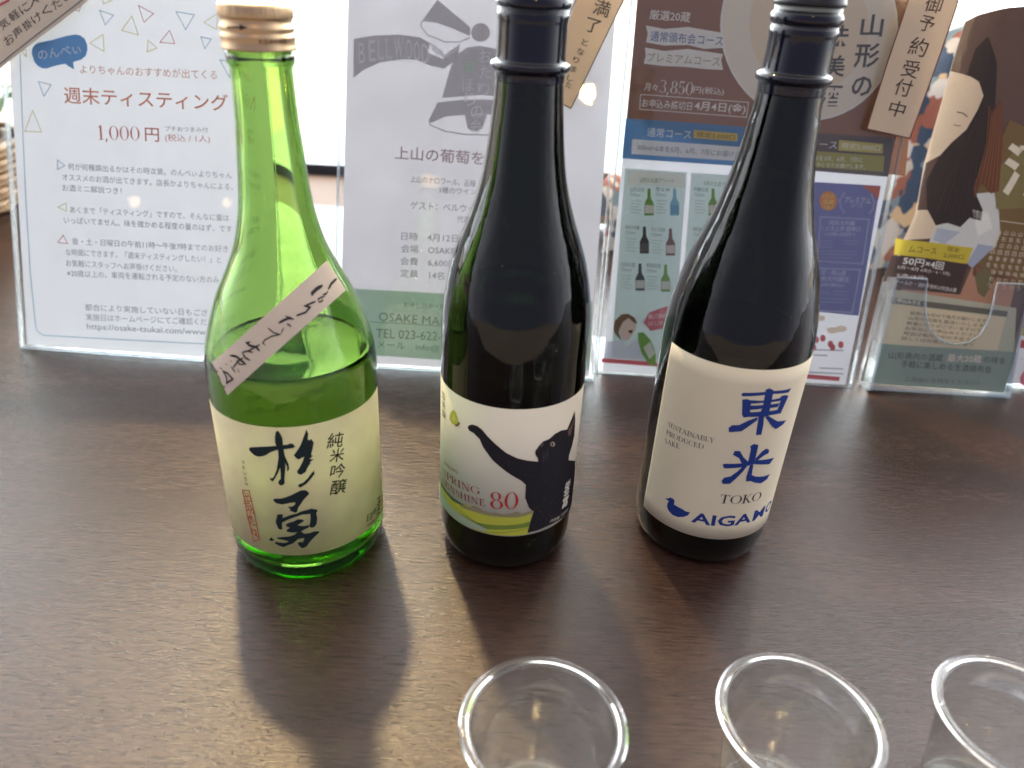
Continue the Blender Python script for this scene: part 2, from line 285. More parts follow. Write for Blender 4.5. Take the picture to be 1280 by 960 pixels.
  ('P','print',(135,100,75),4,((6.03,38.55),(6.43,44.94),(11.42,50.75),(17.11,51.71),(22.84,48.64),(25.46,43.64),(23.1,43.91),(17.87,48.12),(13.57,44.71),(11.21,38.85),(10.52,34.82),(14.35,27.64),(10.06,31.58),(7.19,34.62))),
  ('P','print',(225,226,236),2,((2.13,26.29),(14.39,28.77),(18.98,22),(24.02,29.97),(31.43,26.36),(39.65,12.19),(0.37,11.55))),
  ('P','print',(120,45,45),5,((18.59,37.28),(22.43,37.74),(21.7,35.06),(19.57,35.33))),
  ('P','print',(125,175,75),5,((26.92,35.76),(31.51,36.42),(38.45,29.99),(44.57,17.38),(44.95,7.16),(39.72,8.09),(31.91,18.28),(28.15,27.79))),
  ('P','print',(235,238,225),6,((32.95,23.21),(37.85,28.35),(43.61,18.96),(39.17,12.98))),
  ('P','print',(215,120,130),3,((30.61,44.73),(34.26,53.63),(47.45,59.47),(52.75,60.17),(54.92,42.15),(51.12,41.53),(37.56,37.96))),
  ('T','print',(240,225,225),4,'BLOND',34.65,50.11,50.67,51.81,3.92,1,'g'),
  ('T','print',(240,225,225),4,'はじめて',35.31,44.21,51.37,45.92,3.63,1,'g'),
  ('L','print',(205,95,105),1,3.86,((-1.44,9.81),(47.14,8.69),(204.03,4.85))),
  ('P','print',(105,108,160),1,((115.96,166.16),(205.52,166.02),(209.34,60.72),(128.73,64.47))),
  ('P','print',(205,100,70),2,((190.94,165.73),(205.96,165.54),(206.33,155.51))),
  ('P','print',(228,140,60),2,((173.99,152.57),(173.75,148.67),(171.64,145.7),(168.22,144.46),(164.41,145.3),(161.24,147.99),(159.56,151.79),(159.83,155.67),(161.94,158.62),(165.35,159.83),(169.13,159.01),(172.29,156.35))),
  ('T','print',(250,225,120),3,'4月の',161.26,155.75,170.95,155.77,3.66,1,'g'),
  ('T','print',(250,225,120),3,'酒蔵',162.06,151.42,171.77,151.44,3.68,1,'g'),
  ('T','print',(250,225,120),3,'お届け',163.52,147.26,171.88,147.21,3.02,1,'g'),
  ('T','print',(215,215,232),2,'プレミアム',179.42,154.05,200.71,154.19,5,2,'g'),
  ('T','print',(215,215,232),2,'コース',185.42,149.98,194.63,149.98,3.01,1,'g'),
  ('L','print',(150,152,190),2,1.9,((178.36,159.53),(175.7,152.66),(178.21,146.88),(181.44,143.65))),
  ('L','print',(150,152,190),2,1.9,((199.55,159.85),(203.32,153.32),(203.32,147.4),(201.09,143.88))),
  ('L','print',(170,172,208),2,1.31,((163.02,139.57),(201.95,139.65),(203.89,104.01),(166.85,104.25),(163.02,139.57))),
  ('L','print',(170,172,208),2,1.35,((167.03,98.39),(203.09,99.16),(203.41,63.17),(171.55,63.58),(167.03,98.39))),
  ('T','print',(215,215,232),3,'純米大吟醸',170.73,135.71,191.19,135.8,4.08,1,'g'),
  ('T','print',(215,215,232),3,'くどき上手 超辛口',165,130.75,196.61,131.45,4.1,1,'g'),
  ('T','print',(215,215,232),3,'山田錦 出羽燦々',168.95,126.47,193.43,127.13,2.75,1,'g'),
  ('T','print',(215,215,232),3,'甘・横山香',171.67,95.43,192.03,95.5,4.25,1,'g'),
  ('T','print',(215,215,232),3,'米大吟醸生',172.27,90.26,195.87,90.5,4.28,1,'g'),
  ('T','print',(215,215,232),3,'出羽の里仕込み',173.54,85.28,192.73,85.45,2.87,1,'g'),
  ('L','print',(160,162,200),3,0.71,((164.73,120.67),(175.3,120.73))),
  ('L','print',(160,162,200),3,0.71,((165.18,118.25),(175.76,118.31))),
  ('L','print',(160,162,200),3,0.71,((165.62,115.82),(177.09,115.93))),
  ('L','print',(160,162,200),3,0.71,((184.8,121.78),(197.11,121.94))),
  ('L','print',(160,162,200),3,0.71,((185.27,119.36),(196.72,119.47))),
  ('L','print',(160,162,200),3,0.72,((167.98,112.62),(196.11,113.65))),
  ('L','print',(160,162,200),3,0.72,((168.46,110),(197.85,111.11))),
  ('L','print',(160,162,200),3,0.72,((168.94,107.38),(194.51,108.27))),
  ('L','print',(160,162,200),3,0.73,((174.17,78.96),(181.43,78.64))),
  ('L','print',(160,162,200),3,0.73,((184.69,80.46),(197.3,80.45))),
  ('L','print',(160,162,200),3,0.74,((185.24,77.58),(196.08,77.46))),
  ('L','print',(160,162,200),3,0.74,((175.16,73.54),(198.54,74.13))),
  ('L','print',(160,162,200),3,0.74,((175.66,70.82),(196.38,71.25))),
  ('P','print',(200,85,85),2,((180.33,38.42),(180.05,36.12),(178.55,35.08),(176.7,35.92),(175.6,38.14),(175.88,40.43),(177.38,41.47),(179.22,40.64))),
  ('P','print',(200,85,85),2,((185.55,40.04),(185.27,37.75),(183.77,36.71),(181.93,37.55),(180.82,39.77),(181.09,42.06),(182.59,43.09),(184.43,42.26))),
  ('P','print',(200,85,85),2,((192.87,35.34),(192.6,33.03),(191.1,31.99),(189.25,32.83),(188.13,35.06),(188.4,37.36),(189.89,38.4),(191.74,37.56))),
  ('P','print',(200,85,85),2,((201.72,35.27),(201.47,32.97),(199.97,31.93),(198.11,32.77),(196.98,35),(197.24,37.3),(198.73,38.33),(200.58,37.5))),
  ('P','print',(200,85,85),2,((195.23,32.61),(194.96,30.3),(193.46,29.26),(191.61,30.1),(190.48,32.33),(190.75,34.64),(192.24,35.68),(194.1,34.85))),
  ('P','print',(200,85,85),2,((179.17,31.69),(178.88,29.37),(177.38,28.33),(175.52,29.17),(174.42,31.41),(174.7,33.72),(176.21,34.76),(178.05,33.92))),
  ('P','print',(238,220,195),1,((182.33,57.33),(181.24,55.16),(177.83,54.09),(174.1,54.75),(172.24,56.75),(173.33,58.91),(176.73,59.98),(180.46,59.33))),
  ('P','print',(238,220,195),1,((195.16,47.39),(194.08,45.2),(190.66,44.12),(186.91,44.78),(185.02,46.81),(186.11,48.99),(189.52,50.07),(193.27,49.41))),
  ('P','print',(238,220,195),1,((202.15,49.11),(201.08,46.92),(197.66,45.84),(193.91,46.5),(192.02,48.52),(193.1,50.71),(196.5,51.79),(200.25,51.13))),
  ('L','print',(140,140,145),1,0.97,((169.45,29.21),(202.52,30.16))),
  ('L','print',(140,140,145),1,0.97,((177.63,24.89),(189.64,25.01))),
  ('L','print',(140,140,145),1,0.98,((185.23,13.73),(205.66,13.94))),
  ('L','print',(140,140,145),1,0.99,((176.7,9.33),(206.48,9.7))),
  ('T','print',(225,222,215),4,'ース',152.17,194.4,165.81,194.24,5.01,1,'g'),
  ('P','print',(205,190,90),4,((166.57,198.43),(201.15,197.31),(202.17,190.21),(167.26,190.74))),
  ('T','print',(240,238,225),5,'限定2,000口',169.68,194.44,199.51,193.95,4.71,1,'g'),
  ('P','print',(165,160,70),4,((132.99,189.5),(204.1,188.52),(205.52,176.52),(134.26,177.54))),
  ('T','print',(238,236,215),5,'300ml×4本を3月、6月、7月に',134.72,184.05,187.62,184.63,3.87,1,'g'),
  ('T','print',(238,236,215),5,'8月はお休みとなりお届けします。',135.49,179.57,190.7,179.51,3.59,1,'g'),
  ('P','print',(122,80,56),1,((110.84,201.38),(209.63,202.2),(204.08,201.91))),
  ('T','print',(75,72,66),5,'山',167.3,279.49,183.84,280.34,15.01,3,'g'),
  ('T','print',(75,72,66),5,'形',166.68,258.91,185.35,259.87,17.14,3,'g'),
  ('T','print',(75,72,66),5,'の',168.73,237.42,183.84,238.2,14.05,3,'g'),
  ('T','print',(75,72,66),5,'美',144.45,250.52,160.97,251.38,15.23,3,'g'),
  ('T','print',(75,72,66),5,'酒',145.55,229.65,162.26,230.52,15.58,3,'g'),
  ('T','print',(75,72,66),5,'味',143.63,271.21,159.96,272.05,14.88,3,'g'),
 ],
 'p4': [
  ('P','print',(205,185,70),1,((-8.37,100.55),(92.12,100.76),(103.58,44.84),(3.19,42.86))),
  ('P','print',(205,80,70),1,((9.24,39.37),(19.1,39.27),(20.12,31.79),(10.1,32.37))),
  ('P','print',(228,130,150),1,((18.64,12.13),(29.84,12.79),(32.1,-2.99),(19.11,-0.76),(16.87,6.08))),
  ('L','print',(215,130,140),1,4.02,((8.19,-10.43),(116.95,-12.06))),
  ('L','print',(180,180,185),1,0.43,((8.31,22.82),(59.4,22.38))),
 ],
 'p5': [
  ('P','cover',(96,72,58),0,((-2.76,1.89),(1.67,35.26),(10.44,89.73),(23.77,146.21),(28.49,203.75),(37.24,265.87),(42.49,298.01),(49.5,301.95),(70.23,307.2),(93.8,310.22),(158,312.42),(153.04,281.1),(140.29,190.93),(126.25,88.21),(119.55,35.09),(114.99,0.26))),
  ('P','print',(128,100,58),1,((64.29,158.1),(74.94,190.54),(84.12,222.36),(141.86,200.48),(126.25,88.21),(73.87,96.59))),
  ('P','print',(138,124,74),2,((76.95,177.97),(95.56,204.25),(113.83,192.65),(107.2,154.02),(84.49,151.48))),
  ('P','print',(232,208,178),2,((36.25,259.74),(46.55,255.42),(55.51,251.63),(59.99,239.6),(57.13,228.96),(50.52,213.07),(41.06,202.55),(34.69,192.77),(25.23,185.94),(23.49,148.13),(30.71,148.53),(43.92,126.53),(16.46,123.05),(10.44,89.73),(22.55,145.49),(27.47,201.81))),
  ('P','print',(52,38,34),3,((59.99,239.6),(57.13,228.96),(50.52,213.07),(40.6,201.27),(34.23,191.48),(27.26,172.07),(30.06,148.49),(37.21,135.93),(46.69,139.05),(57.15,135.73),(63.85,143.89),(73.45,141.82),(73.35,150.87),(62.8,167.63),(68.75,196.51),(70.91,227.85),(66.97,264.42),(57.27,285.03),(49.82,275.61),(46.46,256.03),(55.06,250.38))),
  ('P','print',(118,70,42),4,((68.75,196.51),(68.99,227.74),(75.2,237.34),(81.34,203.48),(84.09,166.24),(77.87,163.98),(68.63,172.42),(65.4,159.45),(62.8,167.63))),
  ('L','print',(165,105,62),5,0.38,((65.64,232.51),(68.41,202.78),(64.72,172.21))),
  ('L','print',(95,56,38),5,0.38,((66.83,230.72),(69.38,202.83),(66.4,171.53))),
  ('L','print',(165,105,62),5,0.38,((68.02,228.93),(70.35,202.88),(68.09,170.86))),
  ('L','print',(95,56,38),5,0.38,((69.21,227.13),(71.32,202.93),(69.77,170.19))),
  ('L','print',(165,105,62),5,0.38,((70.41,225.34),(72.29,202.99),(71.46,169.51))),
  ('L','print',(95,56,38),5,0.38,((71.6,223.54),(73.26,203.04),(73.14,168.84))),
  ('L','print',(165,105,62),5,0.38,((72.8,221.74),(74.23,203.09),(74.83,168.16))),
  ('L','print',(95,56,38),5,0.38,((74,219.94),(75.2,203.14),(76.52,167.49))),
  ('L','print',(165,105,62),5,0.38,((75.2,218.14),(76.17,203.2),(78.2,166.81))),
  ('L','print',(95,56,38),5,0.38,((76.4,216.34),(77.14,203.25),(79.89,166.14))),
  ('L','print',(165,105,62),5,0.38,((77.6,214.53),(78.11,203.3),(81.58,165.46))),
  ('L','print',(90,66,56),5,0.32,((49.32,195.45),(42.26,172.89),(36.81,147.57))),
  ('L','print',(72,52,46),5,0.32,((50.59,199.92),(44.35,173.01),(39.66,147.08))),
  ('L','print',(90,66,56),5,0.32,((51.86,204.39),(46.43,173.12),(42.51,146.59))),
  ('L','print',(72,52,46),5,0.32,((53.13,208.84),(48.52,173.23),(45.37,146.1))),
  ('L','print',(90,66,56),5,0.32,((54.39,213.28),(50.61,173.35),(48.22,145.61))),
  ('L','print',(72,52,46),5,0.32,((55.65,217.71),(52.69,173.46),(51.08,145.12))),
  ('L','print',(90,66,56),5,0.32,((56.91,222.13),(54.78,173.58),(53.93,144.63))),
  ('L','print',(72,52,46),5,0.32,((58.16,226.54),(56.86,173.69),(56.79,144.15))),
  ('L','print',(90,66,56),5,0.32,((59.41,230.94),(58.95,173.8),(59.65,143.66))),
  ('L','print',(72,52,46),5,0.32,((60.66,235.33),(61.03,173.92),(62.5,143.16))),
  ('L','print',(90,66,56),5,0.32,((61.91,239.71),(63.12,174.03),(65.36,142.67))),
  ('L','print',(72,52,46),5,0.32,((63.15,244.07),(65.2,174.15),(68.22,142.18))),
  ('P','print',(222,222,216),2,((37.01,137.22),(46.79,138.41),(57.15,135.73),(63.85,143.89),(73.45,141.82),(66.11,163.33),(80.27,165.39),(86.45,151.59),(90.88,132.39),(88.14,120.47),(71.31,112.97),(64.88,102.72),(57.87,113.54),(33.46,116.13),(34.86,129.29))),
  ('P','print',(186,192,204),3,((38.81,134.07),(57.74,131.86),(46.01,121.42),(36.28,124.15))),
  ('P','print',(172,178,196),3,((73.76,122.95),(87.93,121.77),(72.18,103.12),(67.03,106.14))),
  ('P','print',(238,236,228),3,((64.82,150.4),(78.34,148.56),(83.57,136.54),(72.84,128.78))),
  ('L','print',(90,62,50),4,0.7,((42.55,226.94),(46.59,225.92),(50.28,223.01))),
  ('L','print',(135,85,75),4,0.64,((41.48,216.94),(44.24,215.85),(46.08,216.57))),
  ('P','print',(190,140,112),1,((18.23,82.17),(65.55,80.8),(72.33,106.44),(111.08,98.67),(108.77,71.82),(19.16,75.53))),
  ('P','print',(120,108,72),2,((75.19,96.67),(84.93,107.14),(91.89,92.95),(85.99,79.27),(80.03,82.95))),
  ('P','print',(212,190,60),6,((11.5,110.97),(11.56,124.74),(15.71,123.66),(70.3,119.48),(67.03,106.14))),
  ('T','print',(110,90,40),7,'ムコース',20.13,116.05,40.27,115.19,5.21,1,'g'),
  ('T','print',(110,90,40),7,'限定',49.24,117.66,59.36,116.91,3.91,0,'g'),
  ('T','print',(110,90,40),7,'2,000口',46.71,112.26,63.57,111.23,3.92,0,'g'),
  ('P','print',(72,50,46),6,((10.26,110.24),(68.35,106.22),(63.88,80.71),(5.96,88.15))),
  ('T','print',(240,236,230),7,'50円×4回',17.49,106.36,48.08,103.11,6.55,2,'g'),
  ('T','print',(225,215,210),7,'5月〜8月 6本(5・6・7月)',14.29,100.56,54.38,96.83,3.61,1,'g'),
  ('T','print',(225,215,210),7,'2本(8月)',13.89,93.91,35.57,92.47,3.62,1,'g'),
  ('T','print',(225,215,210),7,'クール便・送料手数料は別途必要',13.29,88.56,61.71,83.93,3.64,1,'g'),
  ('P','print',(190,188,165),5,((9.24,78.99),(11.55,81.79),(114.12,72.12),(118.2,35.01),(5.23,34.09))),
  ('P','print',(110,105,92),6,((11.8,75.11),(107.2,69.04),(107.29,64.33),(11.11,70.38))),
  ('P','print',(222,205,172),6,((11.2,69.71),(106.73,63.62),(103.81,35.57),(6.4,35.53))),
  ('T','print',(240,236,226),7,'お申込み方法',12.75,73.16,33.21,71.62,4,1,'g'),
  ('T','print',(95,88,80),7,'銘柄はお任せで毎月お届けします',26.31,63.15,90.4,60,3.08,0,'g'),
  ('T','print',(95,88,80),7,'山形の地酒を直送いたします',25.44,58.85,89.03,55.79,3.09,0,'g'),
  ('T','print',(95,88,80),7,'数量に限りがございますので',24.56,54.53,87.66,51.57,3.1,0,'g'),
  ('T','print',(95,88,80),7,'お早めにお申込みください',23.68,50.21,86.29,47.35,3.1,0,'g'),
  ('T','print',(95,88,80),7,'発送は毎月中旬の予定です',22.79,45.87,84.91,43.11,3.11,0,'g'),
  ('T','print',(95,88,80),7,'詳しくは店頭スタッフまで',21.91,41.53,83.54,38.87,3.12,0,'g'),
  ('P','print',(138,155,140),8,((2.65,38.05),(5.72,35.49),(119.55,35.09),(115.05,-0.09),(-2.67,1.2))),
  ('T','print',(62,66,58),9,'山形県内の酒蔵',14.13,26.37,58.84,26.5,6.14,1,'g'),
  ('T','print',(235,215,200),9,'最大20蔵',62.85,27.07,91.48,27.32,6.48,1,'g'),
  ('T','print',(62,66,58),9,'の味を',93.51,27.43,112,27.11,5.8,1,'g'),
  ('T','print',(62,66,58),9,'手軽に楽しめる生酒頒布会',24.28,19.71,101.7,18.94,6.16,1,'g'),
  ('T','print',(85,92,82),9,'ご自由にお持ちください！',29.51,6.86,91.95,6.95,4.13,0,'g'),
  ('T','print',(240,228,205),6,'酒',85.24,183.5,126.8,185.77,41.46,5,'g'),
  ('L','print',(235,225,205),6,0.52,((89.21,142.69),(122.8,140.01))),
  ('T','print',(228,215,195),6,'山',87.54,133.51,91.16,133.71,3.87,0,'g'),
  ('T','print',(228,215,195),6,'形',86.68,128.11,90.31,128.31,3.88,0,'g'),
  ('T','print',(228,215,195),6,'の',85.82,122.7,89.45,122.9,3.89,0,'g'),
  ('T','print',(228,215,195),6,'四',84.95,117.28,88.59,117.48,3.91,0,'g'),
  ('T','print',(228,215,195),6,'季',84.08,111.84,87.72,112.04,3.92,0,'g'),
  ('T','print',(228,215,195),6,'を',83.21,106.38,86.86,106.59,3.93,0,'g'),
  ('T','print',(228,215,195),6,'山',93.57,133.19,97.19,133.39,3.87,0,'g'),
  ('T','print',(228,215,195),6,'形',92.72,127.79,96.34,127.99,3.88,0,'g'),
  ('T','print',(228,215,195),6,'の',91.86,122.38,95.49,122.58,3.89,0,'g'),
  ('T','print',(228,215,195),6,'四',91.01,116.96,94.64,117.16,3.91,0,'g'),
  ('T','print',(228,215,195),6,'季',90.14,111.52,93.79,111.72,3.92,0,'g'),
  ('T','print',(228,215,195),6,'を',89.28,106.06,92.93,106.26,3.93,0,'g'),
  ('T','print',(228,215,195),6,'味',88.42,100.59,92.07,100.79,3.94,0,'g'),
  ('T','print',(228,215,195),6,'わ',87.55,95.1,91.21,95.3,3.95,0,'g'),
  ('T','print',(228,215,195),6,'う',86.68,89.6,90.34,89.8,3.96,0,'g'),
  ('T','print',(228,215,195),6,'山',99.6,132.87,103.22,133.07,3.87,0,'g'),
  ('T','print',(228,215,195),6,'形',98.76,127.47,102.38,127.68,3.88,0,'g'),
  ('T','print',(228,215,195),6,'の',97.91,122.06,101.54,122.26,3.9,0,'g'),
  ('T','print',(228,215,195),6,'四',97.06,116.64,100.7,116.84,3.91,0,'g'),
  ('T','print',(228,215,195),6,'季',96.21,111.19,99.85,111.4,3.92,0,'g'),
  ('T','print',(228,215,195),6,'を',95.35,105.74,99,105.94,3.93,0,'g'),
  ('T','print',(228,215,195),6,'味',94.5,100.26,98.15,100.47,3.94,0,'g'),
  ('T','print',(228,215,195),6,'わ',93.64,94.78,97.3,94.98,3.95,0,'g'),
  ('T','print',(228,215,195),6,'う',92.78,89.27,96.44,89.48,3.96,0,'g'),
  ('T','print',(228,215,195),6,'山',105.63,132.55,109.25,132.75,3.87,0,'g'),
  ('T','print',(228,215,195),6,'形',104.8,127.16,108.42,127.36,3.89,0,'g'),
  ('T','print',(228,215,195),6,'の',103.96,121.74,107.59,121.94,3.9,0,'g'),
  ('T','print',(228,215,195),6,'四',103.12,116.32,106.75,116.52,3.91,0,'g'),
  ('T','print',(228,215,195),6,'季',102.27,110.87,105.92,111.08,3.92,0,'g'),
  ('T','print',(228,215,195),6,'を',101.43,105.41,105.08,105.62,3.93,0,'g'),
  ('T','print',(228,215,195),6,'味',100.58,99.94,104.23,100.14,3.94,0,'g'),
  ('T','print',(228,215,195),6,'わ',99.73,94.45,103.39,94.65,3.95,0,'g'),
  ('T','print',(228,215,195),6,'う',98.88,88.95,102.54,89.15,3.96,0,'g'),
  ('T','print',(228,215,195),6,'山',111.67,132.23,115.29,132.43,3.87,0,'g'),
  ('T','print',(228,215,195),6,'形',110.84,126.84,114.46,127.04,3.89,0,'g'),
  ('T','print',(228,215,195),6,'の',110.01,121.42,113.64,121.62,3.9,0,'g'),
  ('T','print',(228,215,195),6,'四',109.18,115.99,112.81,116.2,3.91,0,'g'),
  ('T','print',(228,215,195),6,'季',108.34,110.55,111.98,110.75,3.92,0,'g'),
  ('T','print',(228,215,195),6,'を',107.5,105.09,111.15,105.29,3.93,0,'g'),
  ('T','print',(228,215,195),6,'味',106.66,99.62,110.32,99.82,3.94,0,'g'),
  ('T','print',(228,215,195),6,'わ',105.82,94.13,109.48,94.33,3.95,0,'g'),
  ('T','print',(228,215,195),6,'う',104.98,88.62,108.64,88.82,3.96,0,'g'),
  ('T','print',(228,215,195),6,'山',117.7,131.92,121.32,132.12,3.88,0,'g'),
  ('T','print',(228,215,195),6,'形',116.88,126.52,120.51,126.72,3.89,0,'g'),
  ('T','print',(228,215,195),6,'の',116.06,121.1,119.69,121.3,3.9,0,'g'),
  ('T','print',(228,215,195),6,'四',115.23,115.67,118.87,115.88,3.91,0,'g'),
  ('T','print',(228,215,195),6,'季',114.41,110.23,118.05,110.43,3.92,0,'g'),
  ('T','print',(228,215,195),6,'を',113.58,104.77,117.23,104.97,3.93,0,'g'),
  ('T','print',(228,215,195),6,'味',112.75,99.29,116.4,99.5,3.94,0,'g'),
  ('T','print',(228,215,195),6,'わ',111.91,93.8,115.57,94.01,3.95,0,'g'),
  ('T','print',(228,215,195),6,'う',111.08,88.29,114.74,88.5,3.96,0,'g'),
 ],
 's1': [
  ('P','cover',(214,200,182),0,((-64.74,276.49),(-0.27,318.76),(26.61,300.81),(68.39,270.64),(-3.12,216.6),(-42.93,185.89),(-114.23,226.82))),
  ('L','print',(120,122,128),1,0.98,((67.42,273.22),(28.22,243.48),(-4.49,218.24),(-26.64,201.47))),
  ('T','print',(62,60,62),1,'ち',-9.77,241.73,-2.91,246.84,6.62,0,'g'),
  ('T','print',(62,60,62),1,'気',-0.52,247.28,6.3,252.37,6.6,0,'g'),
  ('T','print',(62,60,62),1,'軽',7.64,253.75,14.43,258.82,6.56,0,'g'),
  ('T','print',(62,60,62),1,'に',15.72,259.53,22.48,264.57,6.54,0,'g'),
  ('T','print',(62,60,62),1,'ス',22.3,265.2,29.02,270.21,6.51,0,'g'),
  ('T','print',(62,60,62),1,'タ',29.55,270.55,36.25,275.54,6.48,0,'g'),
  ('T','print',(62,60,62),1,'お',2.91,236.11,9.44,241.01,6.65,0,'g'),
  ('T','print',(62,60,62),1,'声',9.94,241.9,16.44,246.78,6.62,0,'g'),
  ('T','print',(62,60,62),1,'掛',17.68,247.71,24.15,252.56,6.59,0,'g'),
  ('T','print',(62,60,62),1,'け',24.99,253.13,31.43,257.96,6.56,0,'g'),
  ('T','print',(62,60,62),1,'く',32.65,258.88,39.07,263.69,6.53,0,'g'),
  ('T','print',(62,60,62),1,'だ',41,264.31,47.38,269.1,6.51,0,'g'),
  ('T','print',(62,60,62),1,'さ',48.61,270.34,54.96,275.11,6.48,0,'g'),
  ('L','print',(190,60,75),1,1.5,((-4.44,260.46),(0.14,263.03),(7.73,267.09))),
 ],
 's2': [
  ('P','cover',(222,196,160),0,((178.18,293.63),(197.85,332.12),(232.14,333.91),(215.44,295.61),(191.89,241.39),(180.08,212.56),(165.14,218.83),(170.74,266.64))),
  ('L','print',(75,75,85),1,0.73,((178.18,293.63),(173.21,281.63),(169.35,269.88),(165.03,220.52))),
  ('L','print',(75,75,85),1,0.73,((231.18,331.73),(214.6,295.29),(191.87,241.67),(179.84,213.4))),
  ('L','print',(75,75,85),1,0.74,((179.84,213.4),(165.1,219.39))),
  ('T','print',(85,78,70),1,'満',191.97,289.58,204.68,286.74,11.69,1,'g'),
  ('T','print',(85,78,70),1,'了',186.7,276.23,197.97,273.7,10.4,1,'g'),
  ('T','print',(85,78,70),1,'と',184.58,263.12,189.64,261.98,4.68,1,'g'),
  ('T','print',(85,78,70),1,'な',181.7,256.36,187.06,255.15,4.98,1,'g'),
  ('T','print',(85,78,70),1,'り',178.93,250.01,183.7,248.93,4.44,1,'g'),
  ('T','print',(85,78,70),1,'ま',177.34,243.23,182.13,242.14,4.46,1,'g'),
  ('T','print',(85,78,70),1,'し',175.17,236.39,179.96,235.3,4.47,1,'g'),
  ('T','print',(85,78,70),1,'た',174.34,231.29,179.14,230.2,4.48,1,'g'),
 ],
 's3': [
  ('P','cover',(226,206,178),0,((194.9,297.24),(198.58,371.78),(234.32,373.52),(230.39,299.04),(223.78,251.08),(216.99,202.27),(182.96,207.29),(188.36,256.12))),
  ('L','print',(105,55,55),1,0.91,((195.2,305.71),(188.36,256.12),(182.96,207.29))),
  ('L','print',(105,55,55),1,0.95,((182.96,207.29),(200.01,204.86),(216.99,202.27))),
  ('L','print',(105,55,55),1,0.88,((216.99,202.27),(223.78,251.08),(230.39,299.04),(231.35,308.82))),
  ('T','print',(70,58,52),1,'御',206.88,295.48,219.04,293.77,11.01,0,'g'),
  ('T','print',(70,58,52),1,'予',205.22,282.37,216.47,280.77,10.26,0,'g'),
  ('T','print',(70,58,52),1,'約',201.79,266.96,215.17,265.05,12.32,0,'g'),
  ('T','print',(70,58,52),1,'受',200.13,251.77,212.59,249.96,11.58,0,'g'),
  ('T','print',(70,58,52),1,'付',197.71,238.74,210.26,236.91,11.75,0,'g'),
  ('T','print',(70,58,52),1,'中',196.79,223.55,208.71,221.8,11.25,0,'g'),
 ],
 'b1': [
  ('P','print',(28,44,48),2,((-12.37,89.49),(-11.66,90.21),(-5.6,91.72),(1.21,92.91),(5.32,93.52),(7.34,93.66),(8.39,94.3),(9.69,93.93),(10.59,92.2),(9.46,91.46),(5.08,91.05),(1.99,90.6),(0.21,89.89),(-1.65,88.89),(-3.6,87.22),(-5.53,86.2),(-8.03,85.46),(-10.1,85.85),(-11.51,86.99),(-12.56,88.18))),
  ('P','print',(28,44,48),3,((2.39,100.85),(3.14,101.67),(3.79,101.48),(4.61,99.68),(5.19,97.21),(5.03,93.95),(5.08,91.05),(5.34,86.85),(4.88,80.5),(3.86,73.59),(3.56,70.55),(2.58,69.42),(1.32,69.15),(0.47,70.45),(0.72,71.78),(1.91,73.13),(2.28,76.16),(2.39,79.61),(1.62,82.16),(2.2,86.01),(2.45,90.18),(1.91,93.08),(1.44,95.11),(1.75,97.99))),
  ('P','print',(28,44,48),4,((2.16,85.58),(2.48,80.48),(0.85,76.53),(-0.89,73.37),(-2.38,71.27),(-3.48,72.69),(-3.18,73.8),(-2.36,73.02),(-1.11,74.66),(0.57,78.7))),
  ('P','print',(28,44,48),4,((4.96,88.12),(5.85,85.17),(6.58,82.18),(6.58,79.4),(6.01,78.11),(5.47,78.44),(5.8,80.49),(5.12,82.86))),
  ('P','print',(28,44,48),2,((16.64,101.39),(17.2,98.85),(16.74,95.43),(17.61,94.83),(18.35,95.59),(19.44,93.08),(18.52,89.44),(17.58,86.25),(18.39,85.67),(16.7,83.89),(18.56,83.48),(16.53,81.81),(17.02,81.48),(15.48,79.41),(14.21,76.63),(12.05,75.22),(10.57,75.85),(10.13,77.41),(11.78,80),(13.41,83.2),(14.32,85.81),(13.1,85.38),(11.67,84.51),(10.57,85.28),(9.51,87.28),(11.11,89.42),(13.25,92.9),(14.95,97.18))),
  ('P','print',(28,44,48),2,((18.37,76.86),(18.08,75.39),(18.56,74.84),(16.23,71.88),(13.94,69.24),(10.67,67.35),(9.91,68.47),(10.16,69.33),(12.65,70.34),(14.91,72.57),(16.85,75.24))),
  ('P','print',(28,44,48),2,((-3.29,59.35),(-2.78,60.38),(1.48,60.96),(5.37,62.66),(8.47,64.38),(10.77,65.57),(12.96,65.59),(14.32,64.3),(14.75,62.79),(13.34,61.37),(11.71,59.5),(10,56.81),(8.73,55.03),(7.92,52.18),(6.95,51.74),(5.54,52.68),(4.27,53.05),(4.92,54.03),(3.6,55.75),(5.83,55.71),(7.44,57.07),(7.56,58.48),(4.94,58.13),(1.08,57.1),(-1.92,57.61))),
  ('P','print',(28,44,48),2,((-2.11,50.32),(0.64,50.71),(0.15,47.82),(-0.46,43.82),(-0.52,41.32),(-1.22,40.32),(-2.55,40.84),(-3.26,43.49),(-3.55,45.46),(-2.76,48.02))),
  ('P','print',(28,44,48),3,((0.02,48.06),(4.19,50.16),(7.65,51.22),(10.36,52.43),(13.38,52.93),(14.91,53.36),(15.39,50.09),(13.15,50.15),(10.17,50.25),(6.31,48.84),(3.16,47.42),(-0.26,45.32))),
  ('P','print',(28,44,48),4,((14.91,53.36),(17.82,52.07),(18.05,51.17),(17.21,50.03),(17.47,46.6),(16.94,43.24),(15.83,41.28),(14.26,40.78),(13.05,42.1),(13.81,44.49),(14.23,47.37),(14.28,50.29))),
  ('P','print',(28,44,48),2,((1.48,43.92),(2.94,45.07),(5.67,46.01),(7.67,47.29),(9.9,47.07),(10.92,45.95),(8.94,44.69),(7.31,43.33),(10.63,42.48),(12.54,42.79),(13.19,41.57),(10.83,40.44),(8.04,38.78),(3.85,38.7),(1.6,39.32),(1.63,40.33),(3.4,41.98),(1.76,42.84))),
